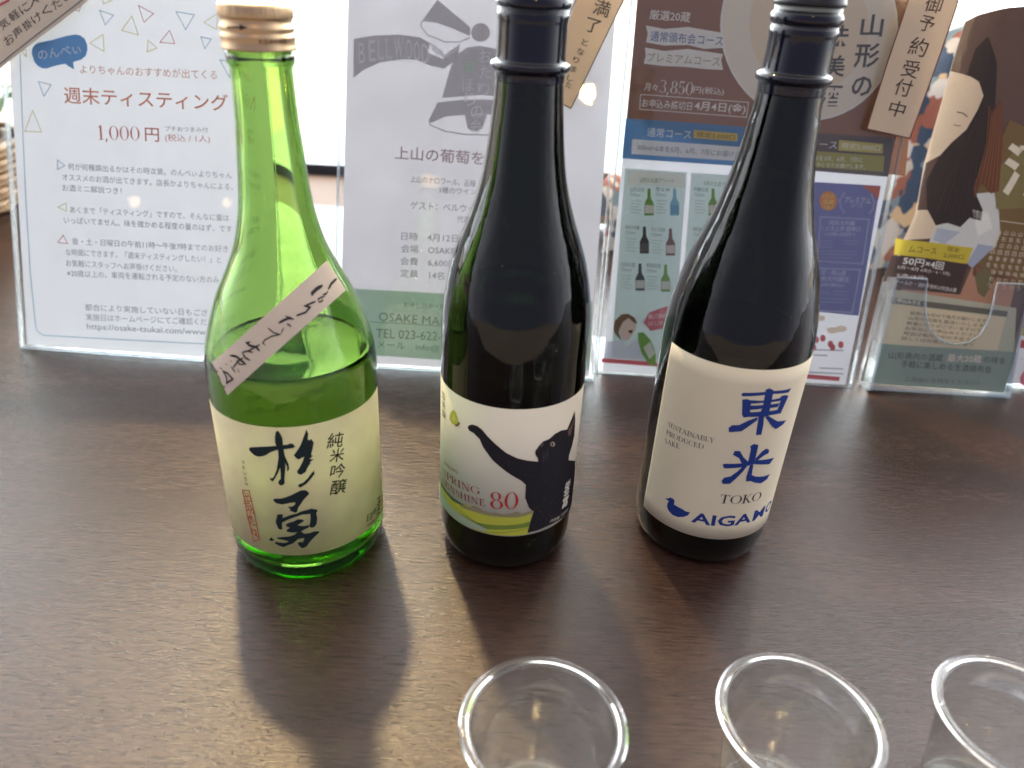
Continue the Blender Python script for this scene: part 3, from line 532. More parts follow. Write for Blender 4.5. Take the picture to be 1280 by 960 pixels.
  ('P','print',(28,44,48),3,((-4.21,34.72),(-1.14,35.43),(2.85,36.18),(5.23,37.15),(6.92,38.87),(8.83,39.17),(10.2,37.5),(12.47,37.44),(15.2,38.12),(17.48,37.8),(17.79,36.88),(15.71,34.97),(13.21,32.42),(10.61,28.77),(8.61,27.79),(7.36,28.85),(6.26,31.53),(7.46,32.21),(8.95,31.8),(9.86,33.48),(9.97,34.77),(6.89,34.3),(3.93,31.32),(1.49,30.25),(-1.04,28.67),(-3.39,29.28),(-5.7,30.7),(-4.97,31.61),(-1.17,31.34),(0.46,31.65),(1.94,32.85),(-0.14,33.5),(-3.68,33.98))),
  ('P','print',(28,44,48),2,((-7.36,34.46),(-5.87,32.74),(-6.82,31.77),(-8.74,31.84))),
  ('T','print',(52,50,38),2,'純',26.11,92.07,34.52,90.29,8.62,1,'g'),
  ('T','print',(52,50,38),2,'米',26.81,82.91,34.47,81.13,7.88,1,'g'),
  ('T','print',(52,50,38),2,'吟',26.33,73.47,34.26,71.51,8.33,1,'g'),
  ('T','print',(52,50,38),2,'醸',25.67,63.38,34.35,61.15,9.23,1,'g'),
  ('T','print',(70,65,50),2,'日',46.82,31.43,51.48,30.2,4.23,0,'g'),
  ('T','print',(70,65,50),2,'本',51.85,31.59,57.04,30.58,4.17,0,'g'),
  ('T','print',(70,65,50),2,'酒',57.3,31.38,62.38,30.25,12.07,0,'g'),
  ('T','print',(80,75,60),2,'内容量720ml',46.48,26.52,59.09,23.92,1.86,0,'g'),
  ('T','print',(90,80,60),2,'す',-18.38,79.02,-16.39,79.71,2.15,0,'g'),
  ('T','print',(90,80,60),2,'ぎ',-18.78,75.71,-16.79,76.41,2.14,0,'g'),
  ('T','print',(90,80,60),2,'い',-18.53,72.33,-16.53,73.04,2.15,0,'g'),
  ('T','print',(90,80,60),2,'さ',-18.66,69.05,-16.66,69.77,2.17,0,'g'),
  ('T','print',(90,80,60),2,'み',-18.66,65.78,-16.65,66.51,2.23,0,'g'),
  ('L','print',(190,110,85),2,0.6,((-21.1,60.84),(-16.52,62.22),(-15.27,47.84),(-14.72,30.52),(-18.87,27.83),(-20.53,42.97),(-21.1,60.84))),
  ('T','print',(190,100,78),3,'出',-21.17,56.38,-16.62,58.19,6.59,1,'g'),
  ('T','print',(190,100,78),3,'羽',-20.77,49.23,-16.24,51.05,6.71,1,'g'),
  ('T','print',(190,100,78),3,'燦',-20.47,41.34,-15.96,43.17,6.85,1,'g'),
  ('T','print',(190,100,78),3,'々',-19.89,33.41,-15.39,35.25,6.99,1,'g'),
  ('L','strip',(35,33,32),2,0.96,((58.38,166.16),(55.18,166.09),(50.06,165.6),(47.3,164.77),(44.67,163.93))),
  ('L','strip',(35,33,32),2,1.39,((41.68,166.35),(38.68,166.04),(35.86,165.68),(33.57,165),(31.37,164.3),(31.13,163.32))),
  ('L','strip',(35,33,32),2,0.76,((43.98,163.17),(41.02,162.53),(38.85,162.74))),
  ('L','strip',(35,33,32),2,0.57,((40.39,161.77),(37.74,161.94),(34.58,161.58),(34.73,160.13),(37.31,160.44),(37.59,161.67))),
  ('L','strip',(35,33,32),2,0.73,((32.49,160.88),(30.73,160.74),(29.05,160.55),(26.88,160.27),(24.77,159.96),(26.22,159.51),(27.68,159.05),(25.96,158.21),(24.32,157.32),(22.82,157.14),(21.33,156.95),(19.87,156.74),(18.43,156.51))),
  ('L','strip',(35,33,32),2,0.94,((8.12,153.95),(9.67,154.53),(11.25,155.1),(12.83,155.55),(14.42,155.94),(16.75,155.14))),
  ('L','strip',(35,33,32),2,0.79,((12.39,156.89),(14.38,155.68),(16.62,155.25))),
  ('L','strip',(35,33,32),2,0.78,((14.74,152.1),(13.97,152.89),(12.71,153.52))),
  ('L','strip',(35,33,32),2,0.51,((10.92,152.07),(9.91,150.79),(9.2,149.27))),
  ('L','strip',(35,33,32),2,0.51,((2.04,151.95),(3.51,150.99),(4.94,150.01),(6.72,149.57),(8.47,149.11),(7.03,148.88),(5.59,148.64),(4.15,148.39),(2.93,147.84),(1.72,147.29),(0.52,146.74),(-0.72,145.23),(0.61,144.33))),
  ('L','strip',(35,33,32),2,0.91,((-7.64,145.24),(-9.55,144.55),(-7.93,143.56),(-6.04,143.4),(-4.19,143.22),(-3.26,142.42),(-2.37,141.59))),
  ('L','strip',(35,33,32),2,0.58,((-8.93,140.95),(-7.46,141.72),(-6.01,142.46),(-4.76,143.16),(-3.49,143.86),(-2.24,144.54))),
  ('L','strip',(35,33,32),2,0.62,((-12.14,139.88),(-10.54,140.42),(-8.93,140.95),(-7.34,140.85),(-5.79,140.71))),
  ('L','strip',(35,33,32),2,0.75,((-11.95,139.62),(-10.91,138.72),(-9.9,137.82),(-8.59,137.38),(-7.29,136.94))),
  ('L','strip',(35,33,32),2,0.95,((-19.31,137.18),(-17.1,137.35),(-15.01,137.45),(-13.83,136.94),(-12.65,136.42),(-11.53,135.89),(-10.45,135.32),(-9.38,134.75))),
  ('L','strip',(35,33,32),2,0.67,((-11.03,137.66),(-12.34,136.83),(-13.64,136.01),(-14.69,134.7),(-15.76,133.35),(-16.85,131.97))),
  ('L','strip',(35,33,32),2,0.61,((-15.27,136.01),(-14,135.17),(-12.76,134.33),(-10.5,134.7))),
  ('L','strip',(35,33,32),2,0.79,((-23,128.68),(-22.17,127.88),(-21.35,127.08),(-20.62,126.22),(-20.67,124.86),(-20.76,123.47),(-19.38,124.55),(-18.08,125.56),(-16.82,126.55),(-17.88,127.28),(-19.03,127.96),(-20.23,128.61),(-23,128.68))),
  ('L','strip',(35,33,32),2,0.61,((-20.43,129.2),(-19.2,128.07),(-18.02,126.91))),
  ('L','strip',(35,33,32),2,0.53,((-18.29,132.27),(-17.26,131.56),(-16.24,130.85),(-15.27,130.11))),
  ('L','strip',(35,33,32),2,0.53,((-13.94,132.14),(-13.09,130.57))),
  ('L','strip',(35,33,32),2,0.79,((-25.92,129.55),(-24.06,129.47))),
  ('L','strip',(35,33,32),2,0.55,((-21.9,132.32),(-20.57,132.65))),
  ('L','strip',(35,33,32),2,0.62,((-18.58,134.87),(-17.68,134.71))),
  ('L','strip',(110,70,60),2,0.53,((-29.16,128.03),(-27.91,126.72),(-27.08,127.53))),
  ('L','strip',(110,70,60),2,0.65,((-26.51,125.17),(-25.19,124.12))),
  ('L','strip',(110,70,60),2,0.53,((-24.28,121.29),(-22.62,120.65),(-21.86,121.74))),
  ('P','strip_base',(225,205,190),1,((-32.79,129.66),(-31.17,131.04),(-29.63,132.36),(-28.23,133.59),(-26.87,134.79),(-25.58,135.93),(-24.33,137.04),(-23.12,138.12),(-21.88,139.19),(-20.73,140.21),(-19.57,141.22),(-18.43,142.21),(-17.33,143.16),(-16.21,144.11),(-15.12,145.04),(-14.06,145.93),(-12.98,146.83),(-11.93,147.69),(-10.86,148.56),(-9.78,149.42),(-8.75,150.23),(-7.68,151.07),(-6.62,151.87),(-5.58,152.66),(-4.52,153.44),(-3.48,154.19),(-2.42,154.95),(-1.36,155.68),(-0.28,156.41),(0.79,157.12),(1.88,157.83),(2.98,158.51),(4.1,159.2),(5.25,159.88),(6.41,160.54),(7.59,161.2),(8.79,161.84),(10.02,162.48),(11.27,163.1),(12.55,163.72),(13.86,164.34),(15.2,164.95),(16.57,165.55),(17.97,166.15),(19.41,166.73),(20.9,167.3),(22.42,167.86),(23.97,168.43),(25.58,168.97),(27.25,169.5),(28.95,170.03),(30.76,170.53),(32.6,171.02),(34.52,171.5),(36.52,171.96),(38.61,172.41),(40.79,172.84),(43.12,173.23),(45.62,173.59),(48.22,173.94),(51.06,174.23),(54.17,174.47),(57.61,174.64),(58.16,173.57),(58.61,172.52),(59.05,171.46),(59.38,170.42),(59.79,169.36),(60.18,168.29),(60.55,167.21),(60.84,166.13),(61.11,165.04),(61.31,163.97),(61.5,162.89),(61.68,161.81),(61.85,160.73),(62.02,159.64),(58.85,159.68),(56,159.62),(53.42,159.49),(51.03,159.29),(48.77,159.06),(46.65,158.8),(44.65,158.49),(42.78,158.15),(40.97,157.79),(39.24,157.41),(37.57,157.01),(36,156.57),(34.45,156.14),(32.95,155.68),(31.51,155.21),(30.1,154.74),(28.75,154.22),(27.43,153.71),(26.15,153.17),(24.88,152.64),(23.65,152.09),(22.44,151.54),(21.26,150.96),(20.11,150.36),(18.97,149.79),(17.85,149.17),(16.76,148.55),(15.67,147.94),(14.6,147.29),(13.55,146.65),(12.51,146.01),(11.48,145.35),(10.47,144.65),(9.47,143.99),(8.48,143.29),(7.5,142.57),(6.53,141.88),(5.55,141.13),(4.6,140.41),(3.64,139.66),(2.7,138.92),(1.76,138.17),(0.82,137.39),(-0.11,136.61),(-1.06,135.81),(-1.99,135),(-2.92,134.19),(-3.86,133.36),(-4.79,132.52),(-5.71,131.68),(-6.68,130.78),(-7.61,129.91),(-8.56,129.01),(-9.57,128.04),(-10.54,127.11),(-11.57,126.11),(-12.63,125.08),(-13.72,124.02),(-14.85,122.92),(-16.01,121.79),(-17.25,120.6),(-18.53,119.37),(-19.85,118.1),(-21.26,116.77),(-21.87,117.84),(-22.49,118.91),(-23.11,119.98),(-23.78,121.01),(-24.5,122.02),(-25.26,122.99),(-26.03,123.97),(-26.82,124.87),(-27.61,125.77),(-28.51,126.61),(-29.47,127.42),(-30.48,128.21),(-31.61,128.95))),
 ],
 'c1': [
  ('L','print',(60,35,25),1,0.61,((-8.1,273.61),(-1.96,274.17))),
  ('P','print',(60,35,25),1,((-1.79,275.33),(1.12,274.19),(-2.11,273.01))),
  ('T','print',(70,45,30),1,'大日本の酒蔵',4.52,269.08,16.79,269.32,2.21,0,'g'),
 ],
 'b2': [
  ('P','cat',(34,31,38),3,((-22.63,94.4),(-21.91,96.13),(-19.74,97.45),(-16.92,97.59),(-14.2,96.29),(-11.49,93.47),(-6.94,89.41),(-1.23,84.73),(4.39,81.67),(9.45,79.89),(16.07,78.06),(15.56,80.41),(14.06,82.93),(13.91,85.17),(15.99,88.42),(17.88,90.19),(21.33,90.76),(24.88,92.92),(28.93,93.41),(33.76,91.96),(36.36,95.9),(39.49,100.6),(41.28,94.22),(42.42,83.88),(40.71,77.94),(38.31,73.08),(38.48,69.87),(50.11,62.37),(50.99,57.32),(56.33,44.55),(56.31,36.74),(56.31,28.01),(50.83,27.8),(43.58,29.65),(36.98,30.64),(31.42,31.39),(25.05,31.64),(18.8,31.31),(12.96,31.24),(14.06,37.82),(15.65,45.24),(12.69,48.72),(10.28,55.5),(10.09,64.14),(7.68,67.09),(2.49,70.69),(-0.06,72.56),(-7.79,78.97),(-13.19,85.74),(-15.33,90.2),(-18.89,92.59),(-21.48,93.04))),
  ('P','cat',(110,82,80),4,((39.73,98.67),(37.88,93.71),(34.15,90.68),(35.8,86.56),(37.77,87.08),(39.49,92.91))),
  ('P','cat',(175,160,140),4,((25.23,86.94),(25.37,85.66),(24.55,85.1),(23.32,85.52),(22.35,86.7),(22.24,87.94),(23,88.57),(24.26,88.13))),
  ('P','cat',(20,18,20),5,((24.1,86.65),(23.97,85.98),(23.58,85.79),(23.09,86.26),(22.86,87.05),(22.96,87.75),(23.35,87.94),(23.85,87.47))),
  ('P','cat',(90,80,82),4,((16.36,87.98),(17.39,89.23),(18.28,89.24),(18.04,87.97),(17.12,86.72))),
  ('L','cat',(90,86,90),4,0.15,((18.35,84.21),(18.35,79.74))),
  ('L','cat',(90,86,90),4,0.19,((19.44,83.56),(19.45,79.09))),
  ('L','cat',(90,86,90),4,0.19,((21.12,84.93),(21.13,80.47))),
  ('L','cat',(90,86,90),4,0.19,((18.93,81.1),(18.93,76.6))),
  ('L','cat',(90,86,90),4,0.19,((20.64,82.11),(20.65,77.61))),
  ('L','cat',(84,60,48),4,0.29,((17.95,48.58),(18.38,47.34))),
  ('L','cat',(84,60,48),4,0.15,((19.98,39.48),(20.12,38.64))),
  ('L','cat',(66,52,50),4,0.17,((13.45,58.37),(13.4,57.65))),
  ('L','cat',(104,76,60),4,0.25,((37.22,38.33),(37.82,37.26))),
  ('L','cat',(74,64,66),4,0.25,((-2.31,76.84),(-2.04,76.18))),
  ('L','cat',(84,60,48),4,0.51,((39.55,49.15),(39.56,47.88))),
  ('L','cat',(74,64,66),4,0.22,((31.76,66),(31.69,65.38))),
  ('L','cat',(74,64,66),4,0.17,((19.15,68.95),(19.5,67.95))),
  ('L','cat',(84,60,48),4,0.18,((25.48,40.33),(25.86,39.29))),
  ('L','cat',(66,52,50),4,0.32,((26.32,35.32),(26.4,34.42))),
  ('L','cat',(74,64,66),4,0.18,((13.22,47.98),(13.5,46.77))),
  ('L','cat',(62,54,58),4,0.38,((33.89,62.82),(34.15,61.91))),
  ('L','cat',(50,46,54),4,0.15,((2.19,79),(2.13,78.01))),
  ('L','cat',(50,46,54),4,0.16,((12.4,67.07),(12.59,65.93))),
  ('L','cat',(66,52,50),4,0.19,((18.55,45.94),(18.61,45.27))),
  ('L','cat',(74,64,66),4,0.23,((28.41,67.74),(29.01,66.33))),
  ('L','cat',(62,54,58),4,0.36,((40.19,53.32),(40.83,52.01))),
  ('L','cat',(50,46,54),4,0.21,((17.22,61.31),(17.11,60.6))),
  ('L','cat',(104,76,60),4,0.23,((27.65,38.08),(28.1,36.69))),
  ('L','cat',(84,60,48),4,0.28,((21.43,51.53),(21.51,50.42))),
  ('L','cat',(104,76,60),4,0.22,((25.88,48.37),(26.41,47.08))),
  ('L','cat',(50,46,54),4,0.25,((12.53,74.73),(12.63,73.66))),
  ('L','cat',(104,76,60),4,0.22,((19.46,45.17),(19.73,43.95))),
  ('L','cat',(62,54,58),4,0.45,((27.67,65.26),(28.13,64.04))),
  ('L','cat',(74,64,66),4,0.16,((12.09,60.9),(12.41,59.63))),
  ('L','cat',(66,52,50),4,0.2,((23.15,47.39),(23.5,46.26))),
  ('L','cat',(74,64,66),4,0.2,((18.87,64.84),(19.19,63.75))),
  ('L','cat',(84,60,48),4,0.18,((20.82,53.46),(20.93,52.7))),
  ('L','cat',(74,64,66),4,0.16,((2.23,78.8),(2.1,77.96))),
  ('L','cat',(62,54,58),4,0.18,((6.27,74.03),(6.2,72.97))),
  ('L','cat',(62,54,58),4,0.24,((12.73,70.33),(13.1,69.19))),
  ('L','cat',(74,64,66),4,0.18,((17.48,67.82),(17.69,66.82))),
  ('L','cat',(50,46,54),4,0.23,((15.77,69.14),(15.61,68.55))),
  ('L','cat',(104,76,60),4,0.15,((14.64,56.02),(14.87,54.77))),
  ('L','cat',(74,64,66),4,0.39,((39.07,57.87),(39.9,56.39))),
  ('L','cat',(74,64,66),4,0.26,((16.75,64.27),(17.05,63.09))),
  ('L','cat',(62,54,58),4,0.25,((0.04,80.02),(0.05,79.09))),
  ('L','cat',(104,76,60),4,0.19,((17,48.75),(17.27,47.91))),
  ('L','cat',(62,54,58),4,0.2,((12.17,70.6),(12.31,69.72))),
  ('L','cat',(66,52,50),4,0.49,((38.42,30.81),(38.19,29.77))),
  ('L','cat',(84,60,48),4,0.24,((22.05,52.95),(22.45,51.98))),
  ('L','cat',(66,52,50),4,0.37,((30.24,46.11),(30.31,44.92))),
  ('L','cat',(104,76,60),4,0.18,((27.12,49.25),(27.51,47.79))),
  ('L','cat',(84,60,48),4,0.39,((46.69,35.56),(48.07,33.79))),
  ('L','cat',(84,60,48),4,0.24,((15.56,49.2),(15.5,48.31))),
  ('L','cat',(74,64,66),4,0.24,((17.47,60.92),(17.65,59.87))),
  ('L','cat',(104,76,60),4,0.14,((22.43,51.63),(22.68,50.9))),
  ('L','cat',(74,64,66),4,0.23,((9.73,71.55),(9.6,70.55))),
  ('L','cat',(66,52,50),4,0.31,((40.02,41.2),(39.96,39.91))),
  ('L','cat',(104,76,60),4,0.19,((20.52,43.57),(20.74,42.66))),
  ('L','cat',(50,46,54),4,0.22,((16.01,69.2),(15.95,68.12))),
  ('L','cat',(104,76,60),4,0.29,((19.53,44.77),(19.88,43.71))),
  ('L','cat',(84,60,48),4,0.33,((15.8,57.9),(15.84,57.28))),
  ('L','cat',(104,76,60),4,0.3,((33.71,48.29),(33.9,47.53))),
  ('L','cat',(62,54,58),4,0.18,((-4.78,79.27),(-4.73,78.16))),
  ('L','cat',(74,64,66),4,0.17,((0.47,79.72),(0.44,78.87))),
  ('L','cat',(104,76,60),4,0.24,((21.11,51.12),(21.51,50.33))),
  ('L','cat',(62,54,58),4,0.2,((18.49,71.46),(18.77,70.72))),
  ('L','cat',(74,64,66),4,0.25,((9.04,73.63),(9.25,72.97))),
  ('L','cat',(66,52,50),4,0.36,((38.43,44.11),(39.26,43.01))),
  ('L','cat',(74,64,66),4,0.15,((11.55,69.98),(11.46,68.86))),
  ('L','cat',(50,46,54),4,0.14,((6.44,72.69),(6.34,71.49))),
  ('L','cat',(84,60,48),4,0.47,((36.19,48.02),(36.12,47.46))),
  ('L','cat',(50,46,54),4,0.2,((12.94,62.94),(13.02,61.92))),
  ('L','cat',(104,76,60),4,0.22,((24.38,37.11),(24.55,35.83))),
  ('L','cat',(62,54,58),4,0.17,((-1.9,81.73),(-2,80.69))),
  ('L','cat',(50,46,54),4,0.19,((26.91,67.47),(26.8,66.79))),
  ('L','cat',(84,60,48),4,0.27,((15.17,41.16),(15.46,40.09))),
  ('L','cat',(84,60,48),4,0.21,((23.49,48.8),(23.85,47.81))),
  ('L','cat',(62,54,58),4,0.17,((18.84,71.65),(19.14,70.64))),
  ('L','cat',(66,52,50),4,0.22,((16.33,44.55),(16.25,43.58))),
  ('L','cat',(104,76,60),4,0.4,((36.98,51.05),(37.34,50.19))),
  ('L','cat',(62,54,58),4,0.18,((27.19,61.92),(27.67,61.15))),
  ('L','cat',(50,46,54),4,0.29,((14.72,62.79),(14.77,62.1))),
  ('L','cat',(74,64,66),4,0.2,((0.55,77.81),(0.59,76.78))),
  ('L','cat',(104,76,60),4,0.27,((31.56,37.04),(31.69,36.26))),
  ('L','cat',(62,54,58),4,0.18,((28.7,57.61),(28.63,57.01))),
  ('L','cat',(66,52,50),4,0.21,((23.85,38.02),(24.21,37.05))),
  ('L','cat',(104,76,60),4,0.21,((21.69,40.88),(22.04,39.87))),
  ('L','cat',(74,64,66),4,0.31,((20.74,65.38),(21.12,64.06))),
  ('L','cat',(84,60,48),4,0.25,((21.35,51.24),(21.7,50.28))),
  ('L','cat',(66,52,50),4,0.2,((16.25,52.29),(16.24,51.67))),
  ('L','cat',(84,60,48),4,0.27,((15.89,48.19),(15.93,46.95))),
  ('L','cat',(66,52,50),4,0.38,((34.86,43.98),(35.36,42.65))),
  ('L','cat',(66,52,50),4,0.44,((41.05,47.96),(40.72,47.31))),
  ('P','cat',(205,205,80),2,((-33.44,100.41),(-35.86,97.13),(-37.16,92.79),(-34.35,91.01),(-30.73,92.15),(-29.16,94.74),(-29.88,97.28),(-31.2,99.86))),
  ('P','cat',(225,220,130),3,((-33.42,98.4),(-34.41,94.27),(-32.24,93.21),(-31.29,96.23))),
  ('L','cat',(130,100,60),3,1.08,((-31.7,91.66),(-29.79,92.61),(-28.27,95.01))),
  ('T','print',(45,50,45),2,'日本酒',-45.55,103.98,-44.47,89.35,6.01,0,'g'),
  ('T','print',(140,105,95),2,'KINUHO',-42.53,61.24,-28.91,63.07,2.05,0,'g'),
  ('P','cat',(190,192,70),1,((-56.34,43.59),(-54.61,32.92),(-54.31,25.32),(-40.83,29.64),(-29.01,30.22),(-18.67,30.14),(-7.96,29.98),(1.89,30.04),(13.18,30.04),(14.06,37.79),(15.03,46.18),(7.64,44.58),(-1.31,44.11),(-7.15,44.38),(-11.85,44.95),(-16.84,45.81),(-23,44.66),(-31.34,43.23),(-39.43,43.29),(-47.43,42.58))),
  ('P','cat',(150,140,105),2,((-30.29,43.46),(-24.7,44.18),(-20.57,44.21),(-17.58,46.33),(-13.96,45.87),(-11.85,44.95),(-7.16,44.54),(-5.22,45.29),(-1.33,44.51),(1.22,44.7),(6.24,46.63),(8.94,44.83),(12.2,45.71),(15.03,46.18),(14.88,44.34),(7.75,42.75),(-1.25,42.73),(-8.4,42.46),(-16.74,42.35),(-25.52,41.27))),
  ('P','cat',(120,140,60),3,((-32.29,36.4),(-23.67,36.47),(-16.54,35.68),(-8.86,36.43),(-1.01,37.17),(8.01,37.97),(14.01,38.78),(13.53,35.27),(4.26,34.73),(-3.47,33.92),(-8.74,33.15),(-16.51,34.02),(-25.37,35.55))),
  ('P','cat',(160,175,150),4,((-56.37,41.03),(-49.01,39.73),(-42.75,38.43),(-37.16,36.93),(-28.18,36.44),(-18.79,35.12),(-8.74,33.15),(-10.03,31.3),(-18.67,30.56),(-30.02,30.26),(-40.83,30.07),(-56.39,24.56),(-56.3,32.5))),
  ('P','cat',(85,110,80),4,((-51.09,43.24),(-41.05,43.82),(-32.43,43.79),(-22.99,44.26),(-25.54,42.92),(-33.5,41.3),(-40.19,41.93),(-49.01,40.99))),
  ('L','cat',(80,90,60),5,0.21,((-46.04,39.4),(-35.87,39.07),(-25.45,38.42),(-16.55,36.1),(-8.75,33.32))),
  ('L','cat',(120,140,60),5,0.25,((-15.65,29.76),(-4.69,31.7),(4.99,33.19),(13.93,34.5))),
  ('T','print',(190,45,40),3,'8',-8.32,53.22,-1.73,53.95,11.43,0,'s'),
  ('T','print',(190,45,40),3,'0',-0.47,54,6.49,54.06,11.5,0,'s'),
  ('T','print',(150,60,62),3,'SPRING',-43.59,54.54,-14.32,57.39,4.7,0,'s'),
  ('T','print',(150,60,62),3,'SUNSHINE',-43.91,48.01,-11.03,50.49,4.36,0,'s'),
  ('T','print',(235,230,215),4,'栄',37.04,51.95,43.7,50.85,7.37,3,'g'),
  ('T','print',(235,230,215),4,'光',36.68,46.42,43.25,45.34,6.53,3,'g'),
  ('T','print',(235,230,215),4,'冨',36.54,41.09,43.03,40.04,6.58,3,'g'),
  ('T','print',(215,208,190),4,'内容量',27.2,34.32,34.87,33.12,2.18,0,'g'),
  ('T','print',(215,208,190),4,'720ml',35.99,33.28,44.69,32.64,1.94,0,'g'),
 ],
 'b3': [
  ('P','print',(28,55,130),1,((-4.54,118.09),(-3.7,119.28),(6.95,120.21),(12.03,120.48),(19.72,119.86),(23.68,119.87),(22.39,117.64),(12.5,118.65),(7.05,118.45),(-3.56,117.26))),
  ('P','print',(28,55,130),1.4,((7.24,121.46),(9.1,122.32),(11.56,121.04),(12.04,117.94),(12.4,111.49),(12.59,105.61),(10.15,105.23),(10.99,100.5),(11.25,94.12),(8.11,94.2),(7.67,98.8),(7.07,105.43),(7.99,111.87),(7.56,118.3))),
  ('P','print',(28,55,130),1.8,((-3.36,115.39),(-1.13,115.92),(1.1,114.98),(2,108.05),(1.85,105.46),(-0.83,104.96),(-1.88,106.85))),
  ('P','print',(28,55,130),2.2,((-1.03,115.48),(7.24,115.12),(17.34,115.56),(17.87,113.84),(7.61,113.96),(1.44,113.34))),
  ('P','print',(28,55,130),2.6,((1.45,112.25),(7.83,112.54),(17.54,112.48),(16.87,110.29),(7.61,110.36),(1.8,109.75))),
  ('P','print',(28,55,130),3,((1.93,108.33),(7.83,108.65),(17.1,108.48),(20.27,105.81),(12.53,105.93),(1.85,105.46))),
  ('P','print',(28,55,130),3.4,((16.97,115.63),(17.7,116.78),(20.35,116.65),(22.78,115.74),(22.48,113.75),(21.36,109.81),(20.35,105.59),(17.19,106.69),(17.69,110.65),(18,113.82))),
  ('P','print',(28,55,130),3.8,((6.77,105.44),(6.63,103.46),(3.03,99.87),(-0.02,96.73),(-6.16,95.36),(-6.91,97.89),(-5.35,99.82),(-2.11,100.23),(2.27,103.49))),
  ('P','print',(28,55,130),4.2,((10.81,105.15),(12.59,105.61),(19.43,101.03),(26.69,99.6),(24.64,97.58),(19.76,96.12),(16.46,98.67))),
  ('P','print',(28,55,130),1,((6.37,87),(8.14,88.63),(11.03,87.8),(11.21,86.27),(11.41,78.59),(10.91,75.14),(9.03,74.98),(7.35,76.88),(7.52,78.96),(7.22,85.92))),
  ('P','print',(28,55,130),1.4,((-1.58,81.62),(-1.2,84.07),(1.63,84.27),(4.17,80.48),(7.21,77.57),(7.76,75.07),(4.6,75.57),(1.95,79.77))),
  ('P','print',(28,55,130),1.8,((11.07,78.64),(14.34,83.02),(16.75,84.5),(19.2,82.99),(19.25,80.9),(16.48,80.15),(12.71,77.34))),
  ('P','print',(28,55,130),2.2,((-5.67,74.75),(-4.68,75.49),(4.41,76.43),(10.9,77.96),(19.64,76.9),(24.97,76.07),(22.5,72.84),(19.86,73.43),(10.84,75.49),(4.35,73.82),(-4.41,72.5))),
  ('P','print',(28,55,130),2.6,((4.9,74.14),(7.76,75.07),(5.65,70.55),(2.91,66.27),(0.36,62.69),(-3.38,62.35),(-4.31,64.25),(-3.3,66.56),(-0.29,67.57),(3.08,71.31))),
  ('P','print',(28,55,130),3,((9.03,74.98),(11.05,75.11),(11.44,70.07),(11.55,68.25),(14.31,66.68),(19.85,65.34),(23.23,65.13),(25.14,65.39),(23.7,62.26),(19.53,60.89),(14.62,62.62),(11.84,64.21),(9.22,64.19),(8.66,67.52))),
  ('T','print',(70,66,66),1,'SUSTAINABLY',-39.95,87.04,-12.46,88.72,2.96,0,'s'),
  ('T','print',(70,66,66),1,'PRODUCED',-40.13,81.74,-17.1,83.29,3.01,0,'s'),
  ('T','print',(70,66,66),1,'SAKE',-40.25,76.09,-30.03,77.83,3.02,0,'s'),
  ('T','print',(50,50,60),1,'TOKO',-2.86,52.27,22.41,51.55,5.93,0,'s'),
  ('P','print',(28,55,130),1,((-32.76,40.7),(-30.82,41.74),(-29.69,43.14),(-27.74,43.33),(-26.58,42.17),(-26.82,39.89),(-24.54,39.56),(-21.75,39.33),(-19.25,38.56),(-16.9,38.95),(-17.74,36.46),(-19.74,34.52),(-23.04,32.7),(-26.47,32.53),(-29.4,34.1),(-30.69,36.22),(-30.62,38.79),(-29.88,40.3),(-31.47,40.36))),
  ('T','print',(28,55,130),1,'AIGA',-15.57,36.48,19.3,37.37,7.57,4,'g'),
  ('T','print',(28,55,130),1,'M',20.69,37.37,30.11,37.37,7.57,4,'g'),
  ('T','print',(28,55,130),1,'O',31.68,37.37,39.52,37.37,7.57,4,'g'),
 ],
}

# ------------------------------------------------------------------ helpers
def lin(c):
    return tuple(((v / 255) / 12.92 if v / 255 <= 0.04045 else ((v / 255 + 0.055) / 1.055) ** 2.4) for v in c) + (1.0,)

def tag(o, label=None, cat=None, group=None, kind=None):
    if label: o['label'] = label
    if cat: o['category'] = cat
    if group: o['group'] = group
    if kind: o['kind'] = kind
    return o

def thing(name, label, cat, loc=(0, 0, 0), group=None):
    o = bpy.data.objects.new(name, None)
    o.location = loc; o.empty_display_size = 0.02
    COL.objects.link(o)
    return tag(o, label, cat, group)

def link(name, me, mats, parent=None, smooth=False):
    o = bpy.data.objects.new(name, me)
    COL.objects.link(o)
    for m in (mats if isinstance(mats, (list, tuple)) else [mats]): me.materials.append(m)
    if parent:
        o.parent = parent
        p = parent; off = Vector((0, 0, 0))
        while p: off += p.location; p = p.parent
        me.transform(Matrix.Translation(-off))          # every builder works in world coordinates
    if smooth:
        me.shade_smooth() if hasattr(me, 'shade_smooth') else None
    return o

def from_bm(bm, name):
    me = bpy.data.meshes.new(name); bm.normal_update(); bm.to_mesh(me); bm.free(); return me

def lathe(prof, cx, cy_, segs=96, mod=None):
    """surface of revolution; prof = [(r, z)]; r = 0 ends close at the axis"""
    bm = bmesh.new(); rings = []
    for r, z in prof:
        if r < 1e-6: rings.append([bm.verts.new((cx, cy_, z))])
        else:
            ring = []
            for i in range(segs):
                a = 2 * math.pi * i / segs
                rr = r if mod is None else mod(r, z, a)
                ring.append(bm.verts.new((cx + rr * math.cos(a), cy_ + rr * math.sin(a), z)))
            rings.append(ring)
    for a, b in zip(rings, rings[1:]):
        for i in range(segs):
            j = (i + 1) % segs
            if len(a) == 1 and len(b) == 1: continue
            if len(a) == 1: bm.faces.new((a[0], b[j], b[i])) 
            elif len(b) == 1: bm.faces.new((a[i], a[j], b[0]))
            else: bm.faces.new((a[i], a[j], b[j], b[i]))
    bmesh.ops.recalc_face_normals(bm, faces=bm.faces)
    return bm

